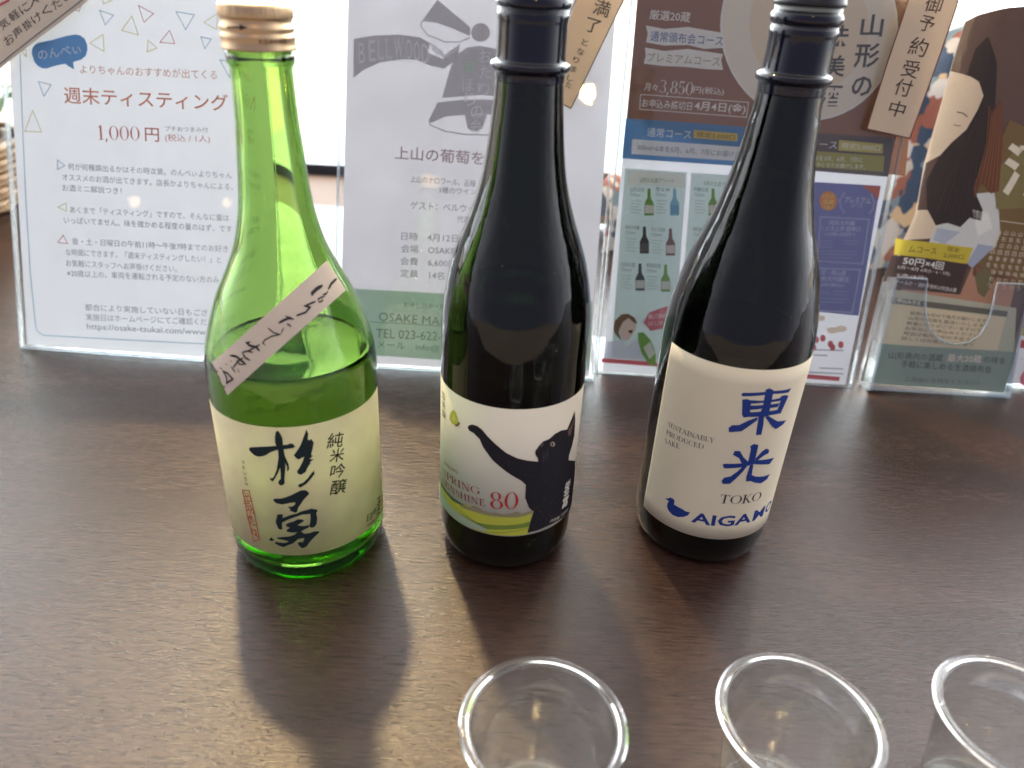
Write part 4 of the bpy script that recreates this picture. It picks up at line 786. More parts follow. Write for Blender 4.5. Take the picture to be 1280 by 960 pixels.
def smooth_prof(pts, n=6):
    """Catmull-Rom through profile points"""
    out = []
    P = [pts[0]] + list(pts) + [pts[-1]]
    for i in range(1, len(P) - 2):
        p0, p1, p2, p3 = P[i - 1], P[i], P[i + 1], P[i + 2]
        for k in range(n):
            t = k / n
            out.append(tuple(max(0.0, 0.5 * (2 * p1[d] + (p2[d] - p0[d]) * t + (2 * p0[d] - 5 * p1[d] + 4 * p2[d] - p3[d]) * t * t + (3 * p1[d] - p0[d] - 3 * p2[d] + p3[d]) * t ** 3)) if d == 0 else
                       0.5 * (2 * p1[d] + (p2[d] - p0[d]) * t + (2 * p0[d] - 5 * p1[d] + 4 * p2[d] - p3[d]) * t * t + (3 * p1[d] - p0[d] - 3 * p2[d] + p3[d]) * t ** 3) for d in (0, 1)))
    out.append(tuple(pts[-1]))
    return out

def slab(bm, pts, off):
    """prism: polygon of 3D points extruded by vector off"""
    a = [bm.verts.new(p) for p in pts]; b = [bm.verts.new(Vector(p) + off) for p in pts]
    n = len(pts)
    f1 = bm.faces.new(a); f2 = bm.faces.new(list(reversed(b)))
    for i in range(n): bm.faces.new((a[i], b[i], b[(i + 1) % n], a[(i + 1) % n]))
    return f1, f2

def box(bm, x0, x1, y0, y1, z0, z1):
    slab(bm, [(x0, y0, z0), (x1, y0, z0), (x1, y1, z0), (x0, y1, z0)], Vector((0, 0, z1 - z0)))

def finish(bm):
    bmesh.ops.recalc_face_normals(bm, faces=bm.faces)
    return bm

# ------------------------------------------------------------------ materials
def new_mat(name):
    m = bpy.data.materials.new(name); m.use_nodes = True
    nt = m.node_tree; nt.nodes.clear()
    out = nt.nodes.new('ShaderNodeOutputMaterial')
    return m, nt, nt.nodes, nt.links, out

def principled(name, col, rough=0.5, metal=0.0, spec=0.5, noise=0.0, scale=40, bump=0.0, bscale=200, coat=0.0):
    m, nt, N, L, out = new_mat(name)
    b = N.new('ShaderNodeBsdfPrincipled')
    b.inputs['Base Color'].default_value = col; b.inputs['Roughness'].default_value = rough
    b.inputs['Metallic'].default_value = metal; b.inputs['Specular IOR Level'].default_value = spec
    b.inputs['Coat Weight'].default_value = coat
    L.new(b.outputs[0], out.inputs[0])
    t = N.new('ShaderNodeTexCoord')
    if noise:
        n = N.new('ShaderNodeTexNoise'); n.inputs['Scale'].default_value = scale; n.inputs['Detail'].default_value = 5
        L.new(t.outputs['Object'], n.inputs['Vector'])
        mx = N.new('ShaderNodeMix'); mx.data_type = 'RGBA'
        mx.inputs['A'].default_value = tuple(c * (1 - noise) for c in col[:3]) + (1,)
        mx.inputs['B'].default_value = tuple(min(1, c * (1 + noise)) for c in col[:3]) + (1,)
        L.new(n.outputs[0], mx.inputs['Factor']); L.new(mx.outputs['Result'], b.inputs['Base Color'])
    if bump:
        n = N.new('ShaderNodeTexNoise'); n.inputs['Scale'].default_value = bscale; n.inputs['Detail'].default_value = 4
        L.new(t.outputs['Object'], n.inputs['Vector'])
        bp = N.new('ShaderNodeBump'); bp.inputs['Strength'].default_value = bump; bp.inputs['Distance'].default_value = 0.0005
        L.new(n.outputs[0], bp.inputs['Height']); L.new(bp.outputs[0], b.inputs['Normal'])
    return m

def paper(name, col, trans=0.3, rough=0.5, gloss=0.03, mottle=0.06, scale=60):
    m, nt, N, L, out = new_mat(name)
    t = N.new('ShaderNodeTexCoord'); n = N.new('ShaderNodeTexNoise')
    n.inputs['Scale'].default_value = scale; n.inputs['Detail'].default_value = 6
    L.new(t.outputs['Object'], n.inputs['Vector'])
    mx = N.new('ShaderNodeMix'); mx.data_type = 'RGBA'
    mx.inputs['A'].default_value = tuple(c * (1 - mottle) for c in col[:3]) + (1,)
    mx.inputs['B'].default_value = tuple(min(1, c * (1 + mottle)) for c in col[:3]) + (1,)
    L.new(n.outputs[0], mx.inputs['Factor'])
    d = N.new('ShaderNodeBsdfDiffuse'); tr = N.new('ShaderNodeBsdfTranslucent'); g = N.new('ShaderNodeBsdfGlossy')
    g.inputs['Roughness'].default_value = rough
    L.new(mx.outputs['Result'], d.inputs['Color']); L.new(mx.outputs['Result'], tr.inputs['Color'])
    m1 = N.new('ShaderNodeMixShader'); m1.inputs[0].default_value = trans
    L.new(d.outputs[0], m1.inputs[1]); L.new(tr.outputs[0], m1.inputs[2])
    m2 = N.new('ShaderNodeMixShader'); m2.inputs[0].default_value = gloss
    L.new(m1.outputs[0], m2.inputs[1]); L.new(g.outputs[0], m2.inputs[2])
    L.new(m2.outputs[0], out.inputs[0])
    return m

def glass(name, sigma=None, ior=1.5, col=(1, 1, 1, 1), rough=0.0, wave=0.0):
    m, nt, N, L, out = new_mat(name)
    g = N.new('ShaderNodeBsdfGlass'); g.inputs['IOR'].default_value = ior; g.inputs['Color'].default_value = col
    g.inputs['Roughness'].default_value = rough
    L.new(g.outputs[0], out.inputs['Surface'])
    if wave:                                     # drawn glass is never quite even: faint vertical ripples
        tc_ = N.new('ShaderNodeTexCoord'); mp = N.new('ShaderNodeMapping'); mp.inputs['Scale'].default_value = (130, 130, 9)
        n = N.new('ShaderNodeTexNoise'); n.inputs['Scale'].default_value = 1; n.inputs['Detail'].default_value = 2
        L.new(tc_.outputs['Object'], mp.inputs['Vector']); L.new(mp.outputs[0], n.inputs['Vector'])
        bp = N.new('ShaderNodeBump'); bp.inputs['Strength'].default_value = wave; bp.inputs['Distance'].default_value = 0.001
        L.new(n.outputs[0], bp.inputs['Height']); L.new(bp.outputs[0], g.inputs['Normal'])
    if sigma:
        d = max(sigma) * 1.0001
        v = N.new('ShaderNodeVolumeAbsorption'); v.inputs['Density'].default_value = d
        v.inputs['Color'].default_value = tuple(max(0.0, 1 - s / d) for s in sigma) + (1,)
        L.new(v.outputs[0], out.inputs['Volume'])
    return m

def thin_clear(name, tint=(0.98, 0.99, 0.99, 1), rough=0.03, ior=1.49, extra=0.0, bump=0.0, haze=0.0):
    """thin clear plastic: see-through with a Fresnel reflection"""
    m, nt, N, L, out = new_mat(name)
    t = N.new('ShaderNodeBsdfTransparent'); t.inputs[0].default_value = tint
    g = N.new('ShaderNodeBsdfGlossy'); g.inputs['Roughness'].default_value = rough
    f = N.new('ShaderNodeFresnel'); f.inputs['IOR'].default_value = ior
    mx = N.new('ShaderNodeMixShader')
    a = N.new('ShaderNodeMath'); a.operation = 'ADD'; a.inputs[1].default_value = extra; a.use_clamp = True
    geo = N.new('ShaderNodeNewGeometry'); io = N.new('ShaderNodeMapRange')      # same reflectance from either face
    io.inputs['To Min'].default_value = ior; io.inputs['To Max'].default_value = 1 / ior
    L.new(geo.outputs['Backfacing'], io.inputs['Value']); L.new(io.outputs[0], f.inputs['IOR'])
    L.new(f.outputs[0], a.inputs[0]); L.new(a.outputs[0], mx.inputs[0])
    L.new(t.outputs[0], mx.inputs[1]); L.new(g.outputs[0], mx.inputs[2]); L.new(mx.outputs[0], out.inputs[0])
    if haze:                                     # faint milkiness of cheap plastic
        d1 = N.new('ShaderNodeBsdfDiffuse'); d2 = N.new('ShaderNodeBsdfTranslucent'); m1 = N.new('ShaderNodeMixShader'); m2 = N.new('ShaderNodeMixShader')
        d1.inputs[0].default_value = d2.inputs[0].default_value = (0.8, 0.8, 0.8, 1)
        L.new(d1.outputs[0], m1.inputs[1]); L.new(d2.outputs[0], m1.inputs[2])
        m2.inputs[0].default_value = haze; L.new(mx.outputs[0], m2.inputs[1]); L.new(m1.outputs[0], m2.inputs[2]); L.new(m2.outputs[0], out.inputs[0])
    if bump:
        tc_ = N.new('ShaderNodeTexCoord'); n = N.new('ShaderNodeTexNoise'); n.inputs['Scale'].default_value = 60
        L.new(tc_.outputs['Object'], n.inputs['Vector'])
        bp = N.new('ShaderNodeBump'); bp.inputs['Strength'].default_value = bump; bp.inputs['Distance'].default_value = 0.001
        L.new(n.outputs[0], bp.inputs['Height']); L.new(bp.outputs[0], g.inputs['Normal'])
    return m

_ink = {}
def ink(col, trans):
    key = (col, trans)
    if key not in _ink:
        _ink[key] = paper('ink_%02x%02x%02x' % col, lin(col), trans, gloss=0.04, mottle=0.05, scale=400)
    return _ink[key]

def table_mat():
    m, nt, N, L, out = new_mat('dark_lacquered_wood')
    b = N.new('ShaderNodeBsdfPrincipled'); L.new(b.outputs[0], out.inputs[0])
    t = N.new('ShaderNodeTexCoord')
    def noise(sx_, sy_, det=6, rough=0.6, dist=0.0):
        mp = N.new('ShaderNodeMapping'); mp.inputs['Scale'].default_value = (sx_, sy_, 1)
        L.new(t.outputs['Object'], mp.inputs['Vector'])
        n = N.new('ShaderNodeTexNoise'); n.inputs['Scale'].default_value = 1; n.inputs['Detail'].default_value = det
        n.inputs['Roughness'].default_value = rough; n.inputs['Distortion'].default_value = dist
        L.new(mp.outputs[0], n.inputs['Vector']); return n
    big = noise(3, 14, 4, 0.55, 0.4)
    fine = noise(75, 800, 5, 0.65, 0.2)
    pore = noise(160, 2300, 3, 0.6, 0.0)
    speck = noise(420, 900, 2, 0.5)
    r1 = N.new('ShaderNodeValToRGB')
    r1.color_ramp.elements[0].position = 0.32; r1.color_ramp.elements[0].color = (0.026, 0.0118, 0.0088, 1)
    r1.color_ramp.elements[1].position = 0.70; r1.color_ramp.elements[1].color = (0.056, 0.029, 0.022, 1)
    L.new(big.outputs[0], r1.inputs[0])
    r2 = N.new('ShaderNodeMapRange'); r2.inputs['From Min'].default_value = 0.35; r2.inputs['From Max'].default_value = 0.68
    r2.inputs['To Min'].default_value = 0.62; r2.inputs['To Max'].default_value = 1.35
    L.new(fine.outputs[0], r2.inputs['Value'])
    mul = N.new('ShaderNodeVectorMath'); mul.operation = 'SCALE'
    L.new(r1.outputs[0], mul.inputs[0]); L.new(r2.outputs[0], mul.inputs['Scale'])
    L.new(mul.outputs[0], b.inputs['Base Color'])
    rr = N.new('ShaderNodeMapRange'); rr.inputs['From Min'].default_value = 0.3; rr.inputs['From Max'].default_value = 0.7
    rr.inputs['To Min'].default_value = 0.13; rr.inputs['To Max'].default_value = 0.25
    L.new(fine.outputs[0], rr.inputs['Value']); L.new(rr.outputs[0], b.inputs['Roughness'])
    b.inputs['Specular IOR Level'].default_value = 0.55
    # relief: long grain, short pores, lacquer specks
    ad = N.new('ShaderNodeMath'); ad.operation = 'MULTIPLY_ADD'; ad.inputs[1].default_value = 0.8
    L.new(pore.outputs[0], ad.inputs[0]); L.new(fine.outputs[0], ad.inputs[2])
    sp_ = N.new('ShaderNodeMapRange'); sp_.inputs['From Min'].default_value = 0.62; sp_.inputs['From Max'].default_value = 0.75
    sp_.inputs['To Max'].default_value = 0.6
    L.new(speck.outputs[0], sp_.inputs['Value'])
    ad2 = N.new('ShaderNodeMath'); ad2.operation = 'ADD'; L.new(ad.outputs[0], ad2.inputs[0]); L.new(sp_.outputs[0], ad2.inputs[1])
    bp = N.new('ShaderNodeBump'); bp.inputs['Strength'].default_value = 0.6; bp.inputs['Distance'].default_value = 0.0003
    L.new(ad2.outputs[0], bp.inputs['Height']); L.new(bp.outputs[0], b.inputs['Normal'])
    return m

M_TABLE = table_mat()
M_PAPER1 = paper('poster_paper', lin((232, 232, 234)), 0.5, mottle=0.03)
M_PAPER2 = paper('lavender_grey_paper', lin((222, 220, 223)), 0.5, mottle=0.09, scale=28)
M_PAPER3 = paper('flyer_paper', lin((230, 230, 234)), 0.45, mottle=0.02)
M_PAPER4 = paper('far_flyer_paper', lin((228, 226, 230)), 0.30, mottle=0.02)
M_ACRYL = thin_clear('clear_acrylic_sheet', rough=0.02, extra=0.01, bump=0.05)
M_EDGE = thin_clear('acrylic_edge', (0.86, 0.93, 0.95, 1), rough=0.25, extra=0.35)
M_CUP = thin_clear('thin_clear_plastic', (0.95, 0.955, 0.95, 1), rough=0.10, ior=1.57, extra=0.08, bump=0.25, haze=0.02)
M_CUPRIM = glass('clear_plastic_rim', ior=1.5, rough=0.02)
M_GREEN = glass('green_bottle_glass', sigma=(155, 64, 330), wave=0.05)
M_DARK = glass('near_black_bottle_glass', sigma=(900, 780, 1050), wave=0.30)
M_LIQ = glass('clear_sake', ior=1.34, sigma=(1.2, 0.5, 0.9))
M_GOLD = principled('gold_aluminium', (0.62, 0.44, 0.26, 1), 0.38, 1.0, bump=0.1)
M_CAPS = principled('glossy_navy_capsule', (0.004, 0.005, 0.014, 1), 0.08, 0.0, 0.5)
M_BLACK = principled('black_plastic_cap', (0.012, 0.012, 0.016, 1), 0.3)
M_WHITE = principled('white_plastic', (0.6, 0.62, 0.6, 1), 0.4)

# ------------------------------------------------------------------ serif lettering (own stroke glyphs)
T_, t_ = 0.125, 0.045
def _arc(cx, cy, rx, ry, a0, a1, n=18, k=1.0):
    P = []
    for i in range(n):
        q = []
        for j in (i, i + 1):
            a = math.radians(a0 + (a1 - a0) * j / n)
            w = (t_ + (T_ * k - t_) * abs(math.cos(a)) ** 1.5) / 2
            q.append(((cx + (rx - w) * math.cos(a), cy + (ry - w * 0.8) * math.sin(a)), (cx + (rx + w) * math.cos(a), cy + (ry + w * 0.2) * math.sin(a))))
        P.append([q[0][0], q[0][1], q[1][1], q[1][0]])
    return P
def _v(x, y0=0, y1=1, w=T_): return [[(x - w / 2, y0), (x + w / 2, y0), (x + w / 2, y1), (x - w / 2, y1)]]
def _h(x0, x1, y, w=t_): return [[(x0, y - w / 2), (x1, y - w / 2), (x1, y + w / 2), (x0, y + w / 2)]]
def _d(x0, y0, x1, y1, w): return [[(x0 - w / 2, y0), (x0 + w / 2, y0), (x1 + w / 2, y1), (x1 - w / 2, y1)]]
def _s(x, y, l=0.32): return _h(x - l / 2, x + l / 2, y + (t_ * .4 if y < .5 else -t_ * .4), t_ * .8)
def _stem(x): return _v(x) + _s(x, 0) + _s(x, 1)
SERIF = {
 'A': (.80, _d(.08, 0, .40, 1, t_) + _d(.70, 0, .38, 1, T_) + _h(.2, .58, .36) + _s(.08, 0, .24) + _s(.70, 0, .3)),
 'B': (.64, _stem(.16) + _h(.16, .36, .98) + _h(.16, .38, .52) + _h(.16, .38, .02) + _arc(.34, .75, .21, .23, -90, 90) + _arc(.36, .27, .24, .25, -90, 90)),
 'C': (.74, _arc(.42, .5, .36, .49, 55, 305) + _v(.68, .72, .92, t_)),
 'D': (.80, _stem(.16) + _h(.16, .38, .98) + _h(.16, .38, .02) + _arc(.38, .5, .36, .48, -90, 90)),
 'E': (.62, _stem(.16) + _h(.16, .54, .98) + _h(.16, .46, .52) + _h(.16, .56, .02) + _v(.53, .8, 1, t_) + _v(.55, 0, .22, t_) + _v(.45, .42, .62, t_)),
 'G': (.80, _arc(.42, .5, .36, .49, 55, 320) + _v(.68, .1, .42) + _s(.66, .44, .26) + _v(.68, .72, .92, t_)),
 'H': (.82, _stem(.16) + _stem(.66) + _h(.16, .66, .52)),
 'I': (.34, _stem(.17)),
 'K': (.74, _stem(.16) + _d(.22, .48, .58, 1, t_) + _d(.62, 0, .30, .56, T_) + _s(.6, 1, .24) + _s(.62, 0, .26)),
 'L': (.60, _stem(.16) + _h(.16, .54, .02) + _v(.54, 0, .24, t_)),
 'M': (.95, _v(.13, 0, 1, t_) + _stem(.80) + _d(.46, 0, .16, 1, T_) + _d(.46, 0, .78, 1, t_) + _s(.13, 0, .24) + _s(.12, 1, .24)),
 'N': (.82, _v(.15, 0, 1, t_) + _v(.68, 0, 1, t_) + _d(.68, 0, .17, 1, T_) + _s(.15, 0, .26) + _s(.13, 1, .26) + _s(.68, 1, .26)),
 'O': (.84, _arc(.42, .5, .36, .49, 0, 360, 36)),
 'P': (.62, _stem(.16) + _h(.16, .36, .98) + _h(.16, .36, .45) + _arc(.34, .715, .24, .265, -90, 90)),
 'R': (.72, _stem(.16) + _h(.16, .36, .98) + _h(.16, .36, .47) + _arc(.34, .725, .22, .255, -90, 90) + _d(.62, 0, .34, .5, T_) + _s(.64, 0, .22)),
 'S': (.56, _arc(.28, .745, .18, .235, 60, 270, 14, .7) + _arc(.28, .26, .2, .25, -120, 90, 14, .7) + _d(.44, .34, .13, .66, T_) + _v(.45, .75, .94, t_) + _v(.09, .06, .26, t_)),
 'T': (.70, _v(.35) + _s(.35, 0) + _h(.04, .66, .98) + _v(.05, .78, 1, t_) + _v(.65, .78, 1, t_)),
 'U': (.80, _v(.17, .3, 1) + _v(.64, .3, 1, t_) + _arc(.405, .3, .235, .29, 180, 360) + _s(.17, 1) + _s(.64, 1, .24)),
 'Y': (.72, _d(.36, .45, .1, 1, T_) + _d(.36, .45, .64, 1, t_) + _v(.36, 0, .5) + _s(.1, 1, .26) + _s(.64, 1, .22) + _s(.36, 0)),
 '0': (.66, _arc(.33, .5, .26, .49, 0, 360, 32)),
 '1': (.42, _v(.22) + _s(.22, 0) + _d(.1, .84, .2, 1, t_)),
 '3': (.58, _arc(.27, .745, .2, .235, -80, 150, 14, .8) + _arc(.27, .26, .24, .25, -150, 85, 16, .9)),
 '4': (.62, _v(.42) + _h(.04, .6, .26) + _d(.06, .26, .4, 1, t_) + _s(.42, 0)),
 '5': (.58, _arc(.27, .32, .23, .31, -150, 130, 18) + _v(.11, .5, .98, t_) + _h(.1, .48, .95, .1)),
 '6': (.62, _arc(.31, .31, .22, .3, 0, 360, 28) + _arc(.42, .5, .35, .49, 95, 200, 12, .9)),
 '8': (.62, _arc(.31, .745, .19, .235, 0, 360, 26, .85) + _arc(.31, .265, .24, .26, 0, 360, 28)),
 ',': (.24, _d(.06, -.16, .13, .1, .09)),
}
def serif_polys(txt):
    out = []; x = 0; k = 0
    for ch in txt:
        if ch == ' ': x += .4; continue
        w, P = SERIF[ch]
        for q in P:
            out.append(([(x + p[0], p[1]) for p in q], k)); k += 1
        x += w + .06
    return out, 0.02, x - .08

# ------------------------------------------------------------------ print: flat lettering and pictures laid on a surface
BOT = {  # cx, cy, R
 'b1': (-0.11409, 0.33794, 0.0428), 'b2': (0.00017, 0.35089, 0.0386), 'b3': (0.12032, 0.36620, 0.0395), 'c1': (-0.11409, 0.33794, 0.0149)}
RPROF = {
 'b1': [(0.0, .0428), (.115, .0428), (.127, .0418), (.1415, .0376), (.155, .0330), (.168, .0262), (.180, .0213), (.206, .0160), (.227, .0141)],
 'b2': [(0, .0386), (.13, .0386)], 'b3': [(0, .0395), (.128, .0396), (.14, .0388)], 'c1': [(0, .0151), (.3, .0151)]}
def interp(P, z):
    if z <= P[0][0]: return P[0][1]
    for a, b in zip(P, P[1:]):
        if z <= b[0]: return a[1] + (b[1] - a[1]) * (z - a[0]) / (b[0] - a[0])
    return P[-1][1]
def curl(a, b):
    """the brochure's left edge curls back, in mm"""
    t = a - (-1.5 + b * 0.152)
    w = -9.0 * max(0.0, (26 - t) / 26) ** 2 if t < 26 else 0.0
    return w
def place(surf, a, b, lift):
    """surface coordinates in mm -> world point, lifted off the surface by lift metres"""
    if surf in FRAMES:
        o, u, v, n = (Vector(q) for q in FRAMES[surf])
        w = curl(a, b) / 1000 if surf == 'p5' else 0
        if surf[0] == 's': w += 0.0012 * math.sin(a * 0.02 + b * 0.035)
        return o + u * (a / 1000) + v * (b / 1000) + n * (lift + w)
    cx, cy_, R = BOT[surf]
    th = a / 1000 / (0.0428 if surf == 'b1' else R)
    r = interp(RPROF[surf], b / 1000) + lift
    return Vector((cx + r * math.sin(th), cy_ - r * math.cos(th), b / 1000))

_txt = {}
def text_polys(txt, wt):
    key = (txt, wt)
    if key not in _txt:
        c = bpy.data.curves.new('t', 'FONT'); c.body = txt; c.resolution_u = 2; c.offset = 0.006 * wt
        o = bpy.data.objects.new('t', c); COL.objects.link(o)
        dg = bpy.context.evaluated_depsgraph_get()
        me = bpy.data.meshes.new_from_object(o.evaluated_get(dg))
        V = [(v.co.x, v.co.y) for v in me.vertices]; P = [tuple(p.vertices) for p in me.polygons]
        bpy.data.objects.remove(o); bpy.data.curves.remove(c); bpy.data.meshes.remove(me)
        _txt[key] = (V, P)
    return _txt[key]

def slice_bm(bm, ustep, vstep):
    us = [v.co.x for v in bm.verts]; vs = [v.co.y for v in bm.verts]
    if not us: return
    for lo, hi, st, ax in ((min(us), max(us), ustep, 0), (min(vs), max(vs), vstep, 1)):
        if not st: continue
        k = math.ceil(lo / st)
        while k * st < hi:
            co = [0, 0, 0]; co[ax] = k * st; no = [0, 0, 0]; no[ax] = 1
            bmesh.ops.bisect_plane(bm, geom=bm.verts[:] + bm.edges[:] + bm.faces[:], dist=1e-5, plane_co=co, plane_no=no)
            k += 1

STEP = {'b1': (2.0, 3.0), 'b2': (2.0, 0), 'b3': (2.0, 4.0), 'c1': (1.0, 0), 'p5': (3.0, 8.0), 's1': (12, 12), 's2': (12, 12), 's3': (12, 12)}
BACKLIT = {'p1': 0.15, 'p2': 0.18, 'p3': 0.06}      # inks paled towards white, the sheets' backlit look put into their colour
def print_mesh(surf, sub, trans, parent, name, base=0.00004, unit=0.00006):
    items = [e for e in PRINTS[surf] if e[1] == sub]
    mats, midx = [], {}
    V, Fc, Mi = [], [], []
    us, vs = STEP.get(surf, (0, 0))
    for e in items:
        kind, _, col, k = e[:4]
        fd = BACKLIT.get(surf, 0); col = tuple(int(c + (236 - c) * fd) for c in col)
        if col not in midx: midx[col] = len(mats); mats.append(ink(col, trans))
        bm = bmesh.new(); lay = {}
        if kind == 'P':
            vv = [bm.verts.new((p[0], p[1], 0)) for p in e[4]]
            f = bm.faces.new(vv); bmesh.ops.triangulate(bm, faces=[f])
        elif kind == 'L':
            w, pts = e[4] / 2, e[5]
            L_, R_ = [], []
            n = len(pts); closed = pts[0] == pts[-1]
            for i in range(n):
                p = Vector(pts[i])
                d0 = (p - Vector(pts[i - 1])) if i > 0 else ((p - Vector(pts[-2])) if closed else Vector((0, 0)))
                d1 = (Vector(pts[i + 1]) - p) if i < n - 1 else ((Vector(pts[1]) - p) if closed else Vector((0, 0)))
                if d0.length > 0: d0.normalize()
                if d1.length > 0: d1.normalize()
                d = d0 + d1
                if d.length < 1e-6: d = d1 if d1.length else d0
                d.normalize(); ref = d1 if d1.length else d0
                sc = 1 / max(0.35, d.dot(ref)); nn = Vector((-d.y, d.x)) * w * sc
                taper = 1.0
                if sub == 'strip' and not closed: taper = (0.55 if i in (0, n - 1) else 1.15)
                L_.append(bm.verts.new((p.x + nn.x * taper, p.y + nn.y * taper, 0))); R_.append(bm.verts.new((p.x - nn.x * taper, p.y - nn.y * taper, 0)))
            for i in range(n - 1):
                bm.faces.new((L_[i], R_[i], R_[i + 1], L_[i + 1]))
        else:
            txt, ax, ay, bx, by, hh, wt, font = e[4:]
            if font == 's':
                polys, x0, x1 = serif_polys(txt)
                y0, y1 = 0, 1
                VV, PP, KK = [], [], []
                for q, kk in polys:
                    s0 = len(VV); VV += q; PP.append(tuple(range(s0, s0 + len(q)))); KK.append(kk)
            else:
                VV, PP = text_polys(txt, wt); KK = None
                if not VV: bm.free(); continue
                x0 = min(p[0] for p in VV); x1 = max(p[0] for p in VV); y0 = min(p[1] for p in VV); y1 = max(p[1] for p in VV)
            A = Vector((ax, ay)); B_ = Vector((bx, by)); D = B_ - A
            dn = D.normalized(); pn = Vector((-dn.y, dn.x)); ln = D.length
            vv = []
            for x, y in VV:
                q = A + D * ((x - x0) / (x1 - x0)) + pn * (hh * ((y - y0) / (y1 - y0) - 0.5))
                vv.append(q)
            bv = None
            if KK is None:
                bv = [bm.verts.new((q.x, q.y, 0)) for q in vv]
                for p in PP:
                    try: bm.faces.new([bv[i] for i in p])
                    except ValueError: pass
            else:
                for p, kk in zip(PP, KK):
                    bm.faces.new([bm.verts.new((vv[i].x, vv[i].y, (kk % 24) * 0.12)) for i in p])
        if us or vs: slice_bm(bm, us, vs)
        base_i = len(V)
        bm.verts.index_update()
        for v in bm.verts: V.append(place(surf, v.co.x, v.co.y, base + (k + v.co.z * (1 if kind == 'T' else 0) * 0.35) * unit))
        for f in bm.faces:
            Fc.append([base_i + v.index for v in f.verts]); Mi.append(midx[col])
        bm.free()
    me = bpy.data.meshes.new(name); me.from_pydata(V, [], Fc); me.update()
    # face the viewer side
    me.polygons.foreach_set('material_index', Mi)
    o = link(name, me, mats, parent)
    return o

def cover_mesh(surf, sub, col_mat, parent, name, th=0.0004):
    e = [x for x in PRINTS[surf] if x[1] == sub][0]
    bm = bmesh.new(); f = bm.faces.new([bm.verts.new((p[0], p[1], 0)) for p in e[4]])
    bmesh.ops.triangulate(bm, faces=[f])
    us, vs = STEP.get(surf, (0, 0)); slice_bm(bm, us, vs)
    ret = bmesh.ops.extrude_face_region(bm, geom=bm.faces[:])
    for g in ret['geom']:
        if isinstance(g, bmesh.types.BMVert): g.co.z = -1
    for v in bm.verts:
        v.co = place(surf, v.co.x, v.co.y, 0.0 if v.co.z > -.5 else -th)
    finish(bm)
    return link(name, from_bm(bm, name), col_mat, parent)

def frame_box(bm, surf, a0, a1, b0, b1, w0, w1):
    """box in a poster's own frame, mm; w = towards the viewer"""
    o, u, v, n = (Vector(q) for q in FRAMES[surf])
    P = [o + u * (a / 1000) + v * (b / 1000) + n * (w0 / 1000) for a, b in ((a0, b0), (a1, b0), (a1, b1), (a0, b1))]
    slab(bm, P, n * ((w1 - w0) / 1000))

# ------------------------------------------------------------------ counter and surroundings
bm = bmesh.new(); box(bm, -1.6, 1.6, 0.045, 1.015, -0.035, 0.0)
bmesh.ops.bevel(bm, geom=[e for e in bm.edges], offset=0.003, segments=3, affect='EDGES', profile=0.5)
counter = thing('counter', 'dark brown lacquered wooden counter under the bottles and cups', 'counter', (0, 0.5, 0))
link('counter_top', from_bm(finish(bm), 'counter_top'), M_TABLE, counter)

bm = bmesh.new(); box(bm, -1.6, 1.6, 0.09, 0.12, -0.75, -0.036)
link('front_panel', from_bm(finish(bm), 'cf'), principled('dark_panel', (0.05, 0.03, 0.022, 1), 0.5, noise=0.2), counter)

bm = bmesh.new(); box(bm, -4, 4, -4, 1.02, -0.78, -0.751)
tag(link('floor', from_bm(finish(bm), 'floor'), principled('floor', (0.22, 0.18, 0.15, 1), 0.5, noise=0.2, scale=6)), kind='structure')

m_wall = principled('brown_plaster', (0.19, 0.135, 0.115, 1), 0.7, noise=0.12, scale=30)
bm = bmesh.new(); box(bm, -2.4, 2.4, 1.018, 1.26, -0.75, -0.004)
tag(link('low_wall', from_bm(finish(bm), 'low_wall'), m_wall), 'low brown wall with a flat top, between the counter and the window', 'wall')

win = thing('window', 'wide shop window with a low dark metal frame behind the counter', 'window', (0, 1.22, 0))
m_frame = principled('dark_window_metal', (0.035, 0.04, 0.055, 1), 0.35, 0.6)
bm = bmesh.new(); box(bm, -2.4, 2.4, 1.195, 1.25, -0.0035, 0.0125); link('bottom_rail', from_bm(finish(bm), 'sill'), m_frame, win)
bm = bmesh.new(); box(bm, -2.4, 2.4, 1.20, 1.245, 1.72, 1.76); link('top_rail', from_bm(finish(bm), 'tr'), m_frame, win)
for x in (-2.4, 2.36):
    bm = bmesh.new(); box(bm, x, x + .04, 1.202, 1.243, 0.013, 1.7195); link('frame_post', from_bm(finish(bm), 'fp'), m_frame, win)
bm = bmesh.new(); box(bm, -2.359, 2.359, 1.220, 1.226, 0.013, 1.7195)
link('pane', from_bm(finish(bm), 'pane'), thin_clear('window_glass', (0.97, 0.985, 0.98, 1), rough=0.0, ior=1.3), win)

# outside: a pale pavement and a sunlit road
bm = bmesh.new(); bm.faces.new([bm.verts.new(p) for p in ((-60, 1.27, -0.80), (60, 1.27, -0.80), (60, 160, -0.80), (-60, 160, -0.80))])
tag(link('road', from_bm(bm, 'road'), principled('sunlit_pale_road', (0.74, 0.70, 0.62, 1), 0.8, noise=0.06, scale=1.2)), kind='structure')
bm = bmesh.new()
slab(bm, [(-9, 1.27, -0.79), (12, 1.27, -0.79), (12, 21.0, -0.79), (0.72, 7.3, -0.79), (-1.4, 5.3, -0.79), (-5, 1.9, -0.79)], Vector((0, 0, 0.05)))
tag(link('pavement', from_bm(finish(bm), 'pavement'), principled('blue_grey_pavement', (0.42, 0.53, 0.60, 1), 0.6, noise=0.1, scale=3)), kind='structure')

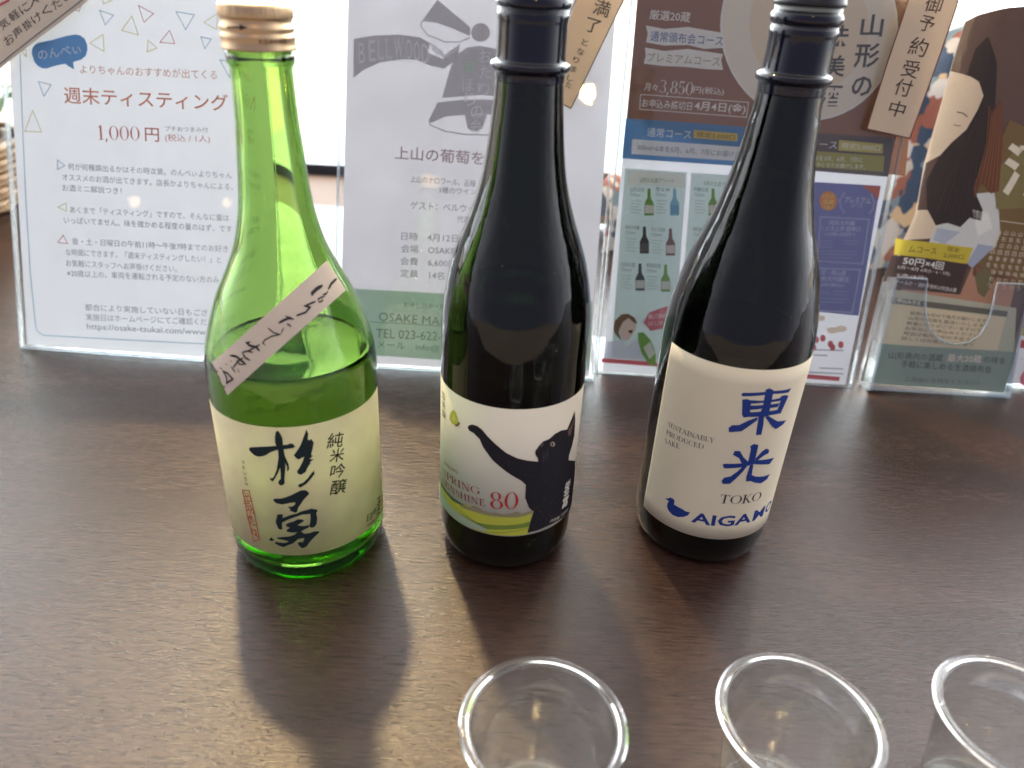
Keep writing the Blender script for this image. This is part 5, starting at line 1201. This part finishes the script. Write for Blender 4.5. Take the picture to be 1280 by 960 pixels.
# ------------------------------------------------------------------ green bottle
def shell(outer, wall, floor_z, top_z, z_start):
    """closed glass wall from an outer profile: out and back inside"""
    inner = []
    n = len(outer)
    for i, (r, z) in enumerate(outer):
        if z < z_start or z > top_z: continue
        p0 = outer[max(0, i - 1)]; p1 = outer[min(n - 1, i + 1)]
        dr, dz = p1[0] - p0[0], p1[1] - p0[1]; l = math.hypot(dr, dz) or 1
        inner.append((r - wall * dz / l, z + wall * dr / l))
    return inner

def bottle_glass(outer, wall, mat, cx, cy_, parent, name='glass_body', floor_z=0.007):
    inner = shell(outer, wall, floor_z, outer[-1][1], floor_z + 0.010)
    ir = inner[0][0]
    base = [(0, 0.0045), (0.012, 0.0040), (0.022, 0.0018), (0.028, 0.0004)]
    floor_ = [(ir, inner[0][1]), (ir - 0.0012, floor_z + 0.0055), (ir - 0.005, floor_z + 0.0018), (ir - 0.012, floor_z + 0.0006), (0.012, floor_z + 0.003), (0, floor_z + 0.004)]
    prof = base + outer + [(outer[-1][0] - wall * 0.5, outer[-1][1] + 0.001)] + list(reversed(inner)) + floor_[1:]
    o = link(name, from_bm(lathe(prof, cx, cy_, 128), name), mat, parent, True)
    o.cycles.is_caustics_caster = True
    return inner, floor_

def liquid(inner, floor_, level, cx, cy_, parent, grow=0.00012):
    body = [(r + grow, z) for r, z in inner if z < level - 0.0012]
    rl = interp(sorted((z, r) for r, z in inner), level) + grow
    prof = [(0, floor_[-1][1] - grow), (floor_[-2][0], floor_[-2][1] - grow), (floor_[-3][0] + grow, floor_[-3][1] - grow), (floor_[-4][0] + grow, floor_[-4][1] - grow), (floor_[-5][0] + grow, floor_[-5][1])]
    prof += body + [(rl, level + 0.0008), (rl - 0.0007, level + 0.0002), (rl - 0.0022, level - 0.0003), (rl * 0.5, level - 0.0004), (0, level - 0.0004)]
    o = link('sake', from_bm(lathe(prof, cx, cy_, 128), 'sake'), M_LIQ, parent, True)
    o.cycles.is_caustics_caster = True

cx, cy_, _R = BOT['b1']
g = thing('sake_bottle', 'clear green glass bottle with gold screw cap and slanted paper strip on its shoulder', 'bottle', (cx, cy_, 0))
outer = [(0.033, 0.0), (0.0375, 0.0012), (0.0405, 0.0042), (0.0422, 0.0095), (0.0427, 0.017), (0.0428, 0.03), (0.0428, 0.06), (0.0428, 0.09), (0.0428, 0.112)] + \
    smooth_prof([(0.0428, 0.115), (0.0418, 0.127), (0.0378, 0.1415), (0.0330, 0.155), (0.0266, 0.168), (0.0214, 0.180), (0.0180, 0.193), (0.0160, 0.206), (0.0142, 0.227), (0.0133, 0.240), (0.0129, 0.2525)], 5) + \
    [(0.0128, 0.2575), (0.0134, 0.2590), (0.0140, 0.2602), (0.0141, 0.2625), (0.0138, 0.2642), (0.0122, 0.2650), (0.0121, 0.2700), (0.0121, 0.2785)]
inner, fl = bottle_glass(outer, 0.0030, M_GREEN, cx, cy_, g)
liquid(inner, fl, 0.1265, cx, cy_, g)
RPROF['b1'] = sorted([(z, r) for r, z in outer if z > 0.0005])
RPROF['b1'] = [(0.0, 0.0428)] + [(z, max(r, 0.0428)) if z < 0.112 else (z, r) for z, r in RPROF['b1']]

# gold screw cap
cprof = [(0.0128, 0.2652), (0.0151, 0.2652), (0.0153, 0.2658), (0.0150, 0.2666), (0.0149, 0.2690), (0.0152, 0.2698), (0.0153, 0.2706), (0.0147, 0.2714), (0.0146, 0.2722),
         (0.0151, 0.2732), (0.0151, 0.2740), (0.0144, 0.2750), (0.0143, 0.2766), (0.0147, 0.2772), (0.0150, 0.2778), (0.0150, 0.2812), (0.0147, 0.2820), (0.0140, 0.2825), (0.006, 0.2827), (0, 0.2827)]
def knurl(r, z, a):
    return r - (0.00022 if (0.2777 < z < 0.2815 and math.cos(a * 90) > 0) else 0)
cap = link('screw_cap', from_bm(lathe(cprof, cx, cy_, 360, knurl), 'screw_cap'), M_GOLD, g, True)
print_mesh('c1', 'print', 0.0, g, 'cap_lettering', base=0.0001)

def label_sheet(surf, a0, a1, z0, z1, mat, parent, name, lift=0.0002, n=80, nz=2):
    V, Fc = [], []
    for j in range(nz + 1):
        for i in range(n + 1):
            V.append(place(surf, a0 + (a1 - a0) * i / n, z0 + (z1 - z0) * j / nz, lift))
    for j in range(nz):
        for i in range(n):
            k = j * (n + 1) + i; Fc.append((k, k + 1, k + n + 2, k + n + 1))
    me = bpy.data.meshes.new(name); me.from_pydata(V, [], Fc); me.update()
    o = link(name, me, mat, parent, True)
    s = o.modifiers.new('thickness', 'SOLIDIFY'); s.thickness = 0.00012; s.offset = -1
    return o

m_lab1 = paper('straw_washi_label', lin((248, 232, 192)), 0.42, gloss=0.03, mottle=0.12, scale=90)
lab = label_sheet('b1', -46, 69, 22.9, 103.4, m_lab1, g, 'front_label')
print_mesh('b1', 'print', 0.15, lab, 'printed_text', base=0.00022)
bl = label_sheet('b1', 100, 168, 34, 112, paper('back_label_paper', lin((214, 212, 190)), 0.35), g, 'back_label')
PRINTS['b1'] += [('T', 'back', (50, 60, 50), 1, t, 104, z, 104 + w, z, h, 1, 'g') for t, z, w, h in (('杉勇酒造場', 105, 56, 6.5), ('製造者 山形県', 95, 50, 4.5), ('原材料名 米・米こうじ', 86, 58, 3.5), ('精米歩合 アルコール分', 79, 58, 3.5))]
print_mesh('b1', 'back', 0.1, bl, 'printed_text', base=0.00024)
strip = cover_mesh('b1', 'strip_base', paper('pink_white_strip', lin((226, 208, 196)), 0.30), g, 'shoulder_strip', th=-0.00025)
print_mesh('b1', 'strip', 0.1, strip, 'brush_lettering', base=0.00032)

# ------------------------------------------------------------------ black cat bottle
cx, cy_, _R = BOT['b2']
g = thing('sake_bottle', 'near-black bottle with a cat reaching up on its label, middle of the three', 'bottle', (cx, cy_, 0))
outer = [(0.030, 0.0), (0.0335, 0.0012), (0.0362, 0.0045), (0.0378, 0.0100), (0.0385, 0.017), (0.0386, 0.03), (0.0386, 0.07), (0.0387, 0.11), (0.0386, 0.128)] + \
    smooth_prof([(0.0386, 0.132), (0.0384, 0.142), (0.0371, 0.156), (0.0336, 0.1728), (0.0290, 0.1865), (0.0256, 0.1955), (0.0222, 0.2065), (0.0198, 0.2165), (0.0179, 0.2285), (0.0166, 0.240), (0.0156, 0.2505), (0.0151, 0.2595)], 5) + \
    [(0.0151, 0.27), (0.0150, 0.296)]
inner, fl = bottle_glass(outer, 0.0032, M_DARK, cx, cy_, g)
liquid(inner, fl, 0.158, cx, cy_, g)
cap_prof = smooth_prof([(0.0154, 0.2570), (0.0155, 0.2595), (0.0158, 0.2608), (0.0172, 0.2618), (0.0177, 0.2632), (0.0172, 0.2646), (0.0156, 0.2654), (0.0152, 0.2670)], 4) + \
    [(0.0151, 0.274)] + smooth_prof([(0.0151, 0.280), (0.0153, 0.2822), (0.0152, 0.2838), (0.0146, 0.2848), (0.0147, 0.2856), (0.0157, 0.2864), (0.0160, 0.2880), (0.0155, 0.2898), (0.0148, 0.2908)], 4) + \
    [(0.0148, 0.296), (0.0151, 0.2975), (0.0151, 0.3085), (0.0142, 0.310), (0, 0.310)]
link('capsule', from_bm(lathe([(0.0148, 0.2570)] + cap_prof, cx, cy_, 96), 'capsule'), M_CAPS, g, True)
m_lab2 = paper('cream_label', lin((226, 216, 196)), 0.0, gloss=0.04, mottle=0.05, scale=35)
nt = m_lab2.node_tree; N, L = nt.nodes, nt.links
# pale green wash printed low on the label's left
t = N.new('ShaderNodeTexCoord'); n1 = N.new('ShaderNodeTexNoise'); n1.inputs['Scale'].default_value = 30
L.new(t.outputs['Object'], n1.inputs['Vector']); sp3 = N.new('ShaderNodeSeparateXYZ'); L.new(t.outputs['Object'], sp3.inputs[0])
mz = N.new('ShaderNodeMapRange'); mz.inputs['From Min'].default_value = 0.095; mz.inputs['From Max'].default_value = 0.055; L.new(sp3.outputs['Z'], mz.inputs['Value'])
mxx = N.new('ShaderNodeMapRange'); mxx.inputs['From Min'].default_value = 0.015; mxx.inputs['From Max'].default_value = -0.03; L.new(sp3.outputs['X'], mxx.inputs['Value'])
mu = N.new('ShaderNodeMath'); mu.operation = 'MULTIPLY'; L.new(mz.outputs[0], mu.inputs[0]); L.new(mxx.outputs[0], mu.inputs[1])
mu2 = N.new('ShaderNodeMath'); mu2.operation = 'MULTIPLY'; L.new(mu.outputs[0], mu2.inputs[0]); L.new(n1.outputs[0], mu2.inputs[1])
wash = N.new('ShaderNodeMix'); wash.data_type = 'RGBA'; wash.inputs['B'].default_value = lin((165, 190, 165))
dn = [q for q in N if q.type == 'BSDF_DIFFUSE'][0]; src = dn.inputs['Color'].links[0].from_socket
L.new(src, wash.inputs['A']); L.new(mu2.outputs[0], wash.inputs['Factor']); L.new(wash.outputs['Result'], dn.inputs['Color'])
lab = label_sheet('b2', -57, 52.5, 29.5, 110.6, m_lab2, g, 'front_label')
print_mesh('b2', 'cat', 0.0, lab, 'cat_and_field_picture', base=0.00022)
print_mesh('b2', 'print', 0.0, lab, 'printed_text', base=0.00026)

# ------------------------------------------------------------------ blue lettered bottle
cx, cy_, _R = BOT['b3']
g = thing('sake_bottle', 'near-black bottle with big blue characters and a blue duck on its cream label', 'bottle', (cx, cy_, 0))
outer = [(0.031, 0.0), (0.0345, 0.0012), (0.0370, 0.0045), (0.0386, 0.0100), (0.0394, 0.017), (0.0395, 0.03), (0.0395, 0.07), (0.0395, 0.10), (0.0395, 0.120)] + \
    smooth_prof([(0.0395, 0.124), (0.0394, 0.134), (0.0383, 0.1475), (0.0352, 0.164), (0.0312, 0.1787), (0.0272, 0.1902), (0.0247, 0.1974), (0.0209, 0.2125), (0.0193, 0.2210), (0.0179, 0.2290), (0.0163, 0.2427), (0.0155, 0.2480), (0.0145, 0.2590)], 5) + \
    [(0.0145, 0.27), (0.0142, 0.292)]
inner, fl = bottle_glass(outer, 0.0032, M_DARK, cx, cy_, g)
liquid(inner, fl, 0.138, cx, cy_, g)
cap_prof = smooth_prof([(0.0148, 0.2560), (0.0150, 0.2592), (0.0152, 0.2606), (0.0165, 0.2616), (0.0170, 0.2630), (0.0165, 0.2644), (0.0150, 0.2652), (0.0146, 0.2668)], 4) + \
    [(0.0145, 0.274)] + smooth_prof([(0.0145, 0.2795), (0.0148, 0.2812), (0.0146, 0.2828), (0.0142, 0.2836), (0.0144, 0.2846), (0.0152, 0.2856), (0.0155, 0.2872), (0.0151, 0.2888), (0.0144, 0.2896)], 4) + [(0.0142, 0.2900), (0, 0.2900)]
link('capsule', from_bm(lathe([(0.0142, 0.2560)] + cap_prof, cx, cy_, 96), 'capsule'), M_CAPS, g, True)
link('white_ring', from_bm(lathe([(0, 0.2901), (0.0139, 0.2901), (0.0140, 0.2905), (0.0140, 0.2916), (0.0138, 0.2919), (0, 0.2919)], cx, cy_, 96), 'ring'), M_WHITE, g, True)
link('stopper', from_bm(lathe([(0, 0.2920), (0.0146, 0.2920), (0.0152, 0.2926), (0.0152, 0.2938), (0.0148, 0.2945), (0.0148, 0.3065), (0.0142, 0.3080), (0, 0.3082)], cx, cy_, 96), 'stopper'), M_BLACK, g, True)
m_lab3 = paper('cream_wove_label', lin((228, 216, 188)), 0.0, gloss=0.04, mottle=0.05, scale=35)
lab = label_sheet('b3', -49.2, 47, 23.5, 132.6, m_lab3, g, 'front_label', nz=12)
print_mesh('b3', 'print', 0.0, lab, 'printed_text', base=0.00022)

# ------------------------------------------------------------------ plastic cups
def make_cup(name, label, x, y):
    c = thing(name, label, 'cup', (x, y, 0), 'clear plastic tasting cups in front of the bottles')
    th = 0.0004
    out_p = [(0.0196, 0.0004), (0.0206, 0.0), (0.0215, 0.0006), (0.0216, 0.0028), (0.0211, 0.0036), (0.0213, 0.0046), (0.0219, 0.0056), (0.0233, 0.018), (0.0251, 0.0345), (0.0250, 0.0358), (0.0256, 0.0370), (0.0259, 0.0405), (0.0257, 0.0415), (0.0264, 0.0425), (0.0276, 0.0530), (0.0280, 0.0548)]
    in_p = [(r - th, z) for r, z in out_p[6:]]
    prof = [(0, 0.0022), (0.0172, 0.0022), (0.0190, 0.0014)] + out_p + list(reversed(in_p)) + [(0.0208, 0.0048), (0.0206, 0.0040), (0.0196, 0.0030), (0, 0.0030)]
    link('cup_wall', from_bm(lathe(prof, x, y, 96), 'cup_wall'), M_CUP, c, True)
    ring = []
    for i in range(17):
        a = math.pi * (1.08 - 2 * i / 16)
        ring.append((0.0298 + 0.0016 * math.cos(a), 0.0548 + 0.0010 * math.sin(a)))
    ring[-1] = ring[0]
    o = link('rolled_rim', from_bm(lathe(ring, x, y, 128), 'rim'), M_CUPRIM, c, True)
    return c
make_cup('plastic_cup', 'clear plastic tasting cup in front of the black cat bottle, leftmost of the three', 0.0188, 0.1792)
make_cup('plastic_cup', 'clear plastic tasting cup in the middle of the row of three', 0.1175, 0.1883)
make_cup('plastic_cup', 'clear plastic tasting cup cut by the right edge of the picture, rightmost of the three', 0.2053, 0.1932)

# ------------------------------------------------------------------ posters in their acrylic stands
def stand(surf, label, foot=70, Wd=210, Ht=297):
    o, u, v, n = (Vector(q) for q in FRAMES[surf])
    s = thing('acrylic_stand', label, 'sign holder', (o.x, o.y, 0))
    for nm, w0, w1 in (('front_sheet', 0.9, 2.6), ('back_sheet', -2.6, -0.9)):
        bm = bmesh.new(); frame_box(bm, surf, -4, Wd + 4, -1.0, Ht + 3, w0, w1); link(nm, from_bm(finish(bm), nm), M_ACRYL, s)
    bm = bmesh.new(); frame_box(bm, surf, -4, Wd + 4, -3.2, -1.1, -2.6, 2.6); link('folded_edge', from_bm(finish(bm), 'fe'), M_EDGE, s)
    for a in (-5.4, Wd + 4.1):
        bm = bmesh.new(); frame_box(bm, surf, a, a + 1.2, -3.2, Ht + 3, -2.6, 2.6); link('side_edge', from_bm(finish(bm), 'se'), M_EDGE, s)
    bm = bmesh.new(); P = o + u * -0.004; Q = o + u * (Wd / 1000 + 0.004)
    dirb = Vector((-u.y, u.x, 0)).normalized() * (foot / 1000); off = Vector((-u.y, u.x, 0)).normalized() * 0.002
    slab(bm, [(P.x + off.x, P.y + off.y, 0.0002), (Q.x + off.x, Q.y + off.y, 0.0002), (Q.x + dirb.x, Q.y + dirb.y, 0.0002), (P.x + dirb.x, P.y + dirb.y, 0.0002)], Vector((0, 0, 0.0006)))
    link('foot', from_bm(finish(bm), 'foot'), M_ACRYL, s)
    return s

def poster(surf, label, mat, name='poster', Wd=210, Ht=297):
    o, u, v, n = (Vector(q) for q in FRAMES[surf])
    p = thing(name, label, 'poster', (o.x, o.y, o.z))
    bm = bmesh.new(); frame_box(bm, surf, 0, Wd, 0, Ht, -0.15, 0.0); link('paper_sheet', from_bm(finish(bm), 'sheet'), mat, p)
    print_mesh(surf, 'print', 0.30 if surf == 'p3' else 0.42, p, 'printing')
    return p
stand('p1', 'clear leaning acrylic stand holding the white poster with coloured triangles')
poster('p1', 'white poster with orange Japanese title and small coloured triangles behind the green bottle', M_PAPER1)
stand('p2', 'clear leaning acrylic stand holding the grey bell poster')
poster('p2', 'pale grey poster with a bell drawing and green band behind the cat bottle', M_PAPER2)
stand('p3', 'clear acrylic stand holding the brown and blue flyer')
poster('p3', 'flyer with brown head, blue band, purple panel and small bottle pictures behind the rightmost bottle', M_PAPER3, 'flyer')
stand('p4', 'clear acrylic stand cut by the right edge of the picture, beside the brochure holder')
poster('p4', 'white and yellow flyer cut by the right edge of the picture', M_PAPER4, 'flyer')

# paper strips taped across the stands
for surf, label, ctext in (('s1', 'slanted cream paper strip with grey edge line across the upper left corner', (214, 200, 182)),
                           ('s2', 'slanted tan handwritten strip at the upper right of the bell poster', (222, 196, 160)),
                           ('s3', 'cream paper strip with dark red border and brushed characters on the flyer beside the brochure', (226, 206, 178))):
    o = Vector(FRAMES[surf][0])
    p = thing('paper_strip', label, 'paper strip', (o.x, o.y, o.z))
    cover_mesh(surf, 'cover', paper('strip_paper', lin(ctext), 0.25, rough=0.25, gloss=0.05), p, 'strip_sheet')
    print_mesh(surf, 'print', 0.2, p, 'printing', base=0.00012)

# ------------------------------------------------------------------ brochures in their acrylic pocket
o5 = Vector(FRAMES['p5'][0])
for j in range(3):
    b = thing('brochure', ('glossy brochure with a long-haired woman on its cover, foremost in the acrylic pocket', 'brochure directly behind the foremost one in the acrylic pocket', 'rearmost brochure in the acrylic pocket')[j], 'brochure', (o5.x, o5.y, o5.z))
    sheet = cover_mesh('p5', 'cover', paper('brochure_cover', lin((96, 72, 58)), 0.05, rough=0.12, gloss=0.06) if j == 0 else M_PAPER3, b, 'cover', th=0.0007)
    if j == 0: print_mesh('p5', 'print', 0.25, b, 'printing', base=0.00025)
    else:
        n5 = Vector(FRAMES['p5'][3])
        sheet.data.transform(Matrix.Translation(-n5 * 0.0012 * j + Vector((0.0006 * j, 0, 0))))
h = thing('brochure_holder', 'clear acrylic pocket with a finger notch holding the brochures', 'brochure holder', (o5.x, o5.y, 0))
def P5(a, b_, w): return place('s5', a, b_, w / 1000)
FRAMES['s5'] = FRAMES['p5']
def p5pt(a, b_, w):
    o, u, v, n = (Vector(q) for q in FRAMES['p5']); return o + u * (a / 1000) + v * (b_ / 1000) + n * (w / 1000)
n5 = Vector(FRAMES['p5'][3])
notch = [(34, 92), (34.5, 80), (36, 66), (41, 52), (50, 43), (64, 39), (76, 41), (85, 48), (90, 60), (91.5, 72), (92, 92)]
front = [(0, -4), (116, -4)] + [(118, 92)] + list(reversed(notch)) + [(10, 92)]
bm = bmesh.new(); slab(bm, [p5pt(a, b_, 3.0) for a, b_ in front], n5 * 0.002); link('front_panel', from_bm(finish(bm), 'fp'), M_ACRYL, h)
bm = bmesh.new(); slab(bm, [p5pt(a, b_, -16) for a, b_ in ((0, -4), (116, -4), (119, 130), (12, 130))], n5 * -0.002); link('back_panel', from_bm(finish(bm), 'bp'), M_ACRYL, h)
for pts in ([(-2.2, -4), (-0.2, -4), (9.8, 92), (7.8, 92)], [(116.2, -4), (118.2, -4), (120.2, 92), (118.2, 92)]):
    bm = bmesh.new(); slab(bm, [p5pt(a, b_, 5.0) for a, b_ in pts], n5 * -0.023); link('side_wall', from_bm(finish(bm), 'sw'), M_EDGE, h)
bm = bmesh.new(); slab(bm, [p5pt(a, b_, 5.0) for a, b_ in ((-2.2, -6.2), (118.2, -6.2), (118.2, -4.1), (-2.2, -4.1))], n5 * -0.023)
me = from_bm(finish(bm), 'bt'); me.transform(Matrix.Translation((0, 0, 0.003))); link('floor_panel', me, M_EDGE, h)
# rim of the notch and top edge, a polished bead
bm = bmesh.new()
path = [p5pt(a, b_, 4.0) for a, b_ in [(10, 92)] + notch + [(118, 92)]]
prev = None
for i, p in enumerate(path):
    d = (path[min(i + 1, len(path) - 1)] - path[max(i - 1, 0)]).normalized(); s1_ = d.cross(n5).normalized()
    ring = [bm.verts.new(p + (s1_ * math.cos(k * math.pi / 3) + n5 * math.sin(k * math.pi / 3)) * 0.0011) for k in range(6)]
    if prev:
        for k in range(6): bm.faces.new((prev[k], prev[(k + 1) % 6], ring[(k + 1) % 6], ring[k]))
    prev = ring
link('polished_edge', from_bm(finish(bm), 'pe'), M_EDGE, h, True)

# ------------------------------------------------------------------ things at the back of the counter
def cloth():
    bm = bmesh.new(); nx, ny = 60, 28
    grid = []
    for j in range(ny + 1):
        row = []
        for i in range(nx + 1):
            s = i / nx; t = j / ny
            x = 0.10 + 0.50 * s
            top = 0.085 + 0.17 * min(1, max(0, (s - 0.15) / 0.6)) ** 1.2
            if s > 0.93: top *= 1 - (s - 0.93) * 6
            a = t * math.pi
            y = 0.935 - 0.06 * math.cos(a) + 0.008 * math.sin(s * 37 + t * 4)
            z = top * math.sin(a) ** 0.5 * (1 + 0.05 * math.sin(s * 23 + t * 7)) + 0.004 * math.sin(s * 61)
            z = max(z, 0.001)
            y += 0.010 * math.sin(z * 70 + s * 14) * math.sin(a)
            row.append(bm.verts.new((x + 0.006 * math.sin(t * 17 + s * 9), y, z)))
        grid.append(row)
    for j in range(ny):
        for i in range(nx): bm.faces.new((grid[j][i], grid[j][i + 1], grid[j + 1][i + 1], grid[j + 1][i]))
    m, nt, N, L, out = new_mat('patchwork_fabric')
    b = N.new('ShaderNodeBsdfPrincipled'); b.inputs['Roughness'].default_value = 0.9; L.new(b.outputs[0], out.inputs[0])
    t = N.new('ShaderNodeTexCoord'); vo = N.new('ShaderNodeTexVoronoi'); vo.inputs['Scale'].default_value = 48
    n = N.new('ShaderNodeTexNoise'); n.inputs['Scale'].default_value = 22; n.inputs['Detail'].default_value = 3
    L.new(t.outputs['Object'], n.inputs['Vector'])
    ad = N.new('ShaderNodeVectorMath'); ad.operation = 'MULTIPLY_ADD'; ad.inputs[1].default_value = (0.05, 0.05, 0.05)
    L.new(n.outputs['Color'], ad.inputs[0]); L.new(t.outputs['Object'], ad.inputs[2]); L.new(ad.outputs[0], vo.inputs['Vector'])
    cr_ = N.new('ShaderNodeValToRGB'); cr_.color_ramp.interpolation = 'CONSTANT'
    els = [(0.0, (60, 75, 95)), (0.18, (188, 176, 162)), (0.38, (150, 92, 75)), (0.5, (205, 195, 185)), (0.66, (120, 135, 140)), (0.78, (205, 172, 135)), (0.9, (62, 68, 88))]
    cr_.color_ramp.elements[0].color = lin(els[0][1]); cr_.color_ramp.elements[1].position = els[1][0]; cr_.color_ramp.elements[1].color = lin(els[1][1])
    for p, c in els[2:]: q = cr_.color_ramp.elements.new(p); q.color = lin(c)
    sp_ = N.new('ShaderNodeSeparateColor'); L.new(vo.outputs['Color'], sp_.inputs[0]); L.new(sp_.outputs[0], cr_.inputs[0])
    L.new(cr_.outputs[0], b.inputs['Base Color'])
    tag(link('folded_cloth', from_bm(finish(bm), 'cloth'), m, None, True), 'bundle of blue, cream and rust patterned cloth behind the flyer and brochures', 'cloth')
cloth()

def blue_jar():
    prof = smooth_prof([(0.012, 0.0), (0.016, 0.001), (0.020, 0.012), (0.013, 0.022), (0.0075, 0.05), (0.0075, 0.17), (0.012, 0.186), (0.023, 0.200), (0.030, 0.225), (0.029, 0.25), (0.024, 0.262), (0.0225, 0.2625), (0.027, 0.248), (0.028, 0.225), (0.021, 0.203)], 4) + [(0, 0.197)]
    x, y = 0.545, 0.985
    t = thing('glass_goblet', 'pale blue stemmed glass standing behind the patterned cloth', 'glass', (x, y, 0))
    link('glass_body', from_bm(lathe([(0, 0.0)] + prof, x, y, 64), 'gob'), glass('pale_blue_glass', sigma=(120, 30, 15)), t, True)
blue_jar()

def basket():
    x, y = -0.765, 0.90
    t = thing('wicker_basket', 'round wicker basket at the far left end of the counter', 'basket', (x, y, 0))
    m = principled('wicker', (0.32, 0.20, 0.10, 1), 0.55, noise=0.35, scale=300, bump=0.4)
    for k in range(10):
        z = 0.006 + k * 0.0085; R = 0.115 + 0.022 * math.sin(k / 15 * math.pi * 0.8)
        bm = bmesh.new(); n = 96; prev = None; first = None
        for i in range(n):
            a = 2 * math.pi * i / n; rr = R + 0.003 * math.sin(a * 16 + k * math.pi)
            c = Vector((x + rr * math.cos(a), y + rr * math.sin(a), z)); d = Vector((math.cos(a), math.sin(a), 0))
            ring = [bm.verts.new(c + (d * math.cos(q * math.pi / 3) + Vector((0, 0, 1)) * math.sin(q * math.pi / 3)) * 0.0045) for q in range(6)]
            if prev:
                for q in range(6): bm.faces.new((prev[q], prev[(q + 1) % 6], ring[(q + 1) % 6], ring[q]))
            else: first = ring
            prev = ring
        for q in range(6): bm.faces.new((prev[q], prev[(q + 1) % 6], first[(q + 1) % 6], first[q]))
        link('weave_ring', from_bm(finish(bm), 'wr'), m, t, True)
    bm = lathe([(0, 0.002), (0.105, 0.002), (0.112, 0.01), (0.122, 0.05), (0.122, 0.084), (0.116, 0.084), (0.116, 0.05), (0.105, 0.012), (0, 0.006)], x, y, 48)
    link('lining', from_bm(bm, 'lining'), principled('dark_wicker', (0.10, 0.06, 0.035, 1), 0.8), t, True)
    pl = thing('potted_plant', 'leafy green plant rising out behind the wicker basket', 'plant', (-0.78, 0.95, 0.0))
    link('pot', from_bm(lathe([(0, 0.008), (0.05, 0.008), (0.065, 0.12), (0.060, 0.12), (0.055, 0.10), (0, 0.10)], -0.765, 0.90, 40), 'pot'), principled('terracotta', (0.25, 0.12, 0.08, 1), 0.8), pl, True)
    ml = paper('leaf', lin((92, 128, 62)), 0.4, rough=0.3, gloss=0.08, mottle=0.35, scale=40)
    rnd = random.Random(3); bm = bmesh.new()
    for k in range(260):
        a = rnd.uniform(0, 6.28); e = rnd.uniform(-0.2, 1.3); l = rnd.uniform(0.035, 0.07); R = rnd.uniform(0.02, 0.16)
        c = Vector((-0.765 + R * math.cos(a), 0.93 + R * 0.4 * math.sin(a), 0.10 + rnd.uniform(0, 0.28)))
        d = Vector((math.cos(a) * math.cos(e), math.sin(a) * math.cos(e), math.sin(e))); s_ = d.cross(Vector((0, 0, 1))).normalized() * l * 0.28; nn = d.cross(s_).normalized() * l * 0.1
        v = [c, c + d * l * .35 + s_ + nn, c + d * l * .7 + s_ * .8, c + d * l, c + d * l * .7 - s_ * .8, c + d * l * .35 - s_ + nn]
        mid = [bm.verts.new(c + d * l * .35), bm.verts.new(c + d * l * .7)]
        vs = [bm.verts.new(p) for p in v]
        bm.faces.new((vs[0], vs[1], mid[0])); bm.faces.new((vs[1], vs[2], mid[1], mid[0])); bm.faces.new((vs[2], vs[3], mid[1]))
        bm.faces.new((vs[0], mid[0], vs[5])); bm.faces.new((mid[0], mid[1], vs[4], vs[5])); bm.faces.new((mid[1], vs[3], vs[4]))
    f = link('foliage', from_bm(bm, 'foliage'), ml, pl, True); f['kind'] = 'stuff'
basket()

for o in bpy.data.objects:
    if o.name.split('.')[0] in ('counter_top', 'front_label', 'shoulder_strip') and o.type == 'MESH': o.cycles.is_caustics_receiver = True
del FRAMES['s5']
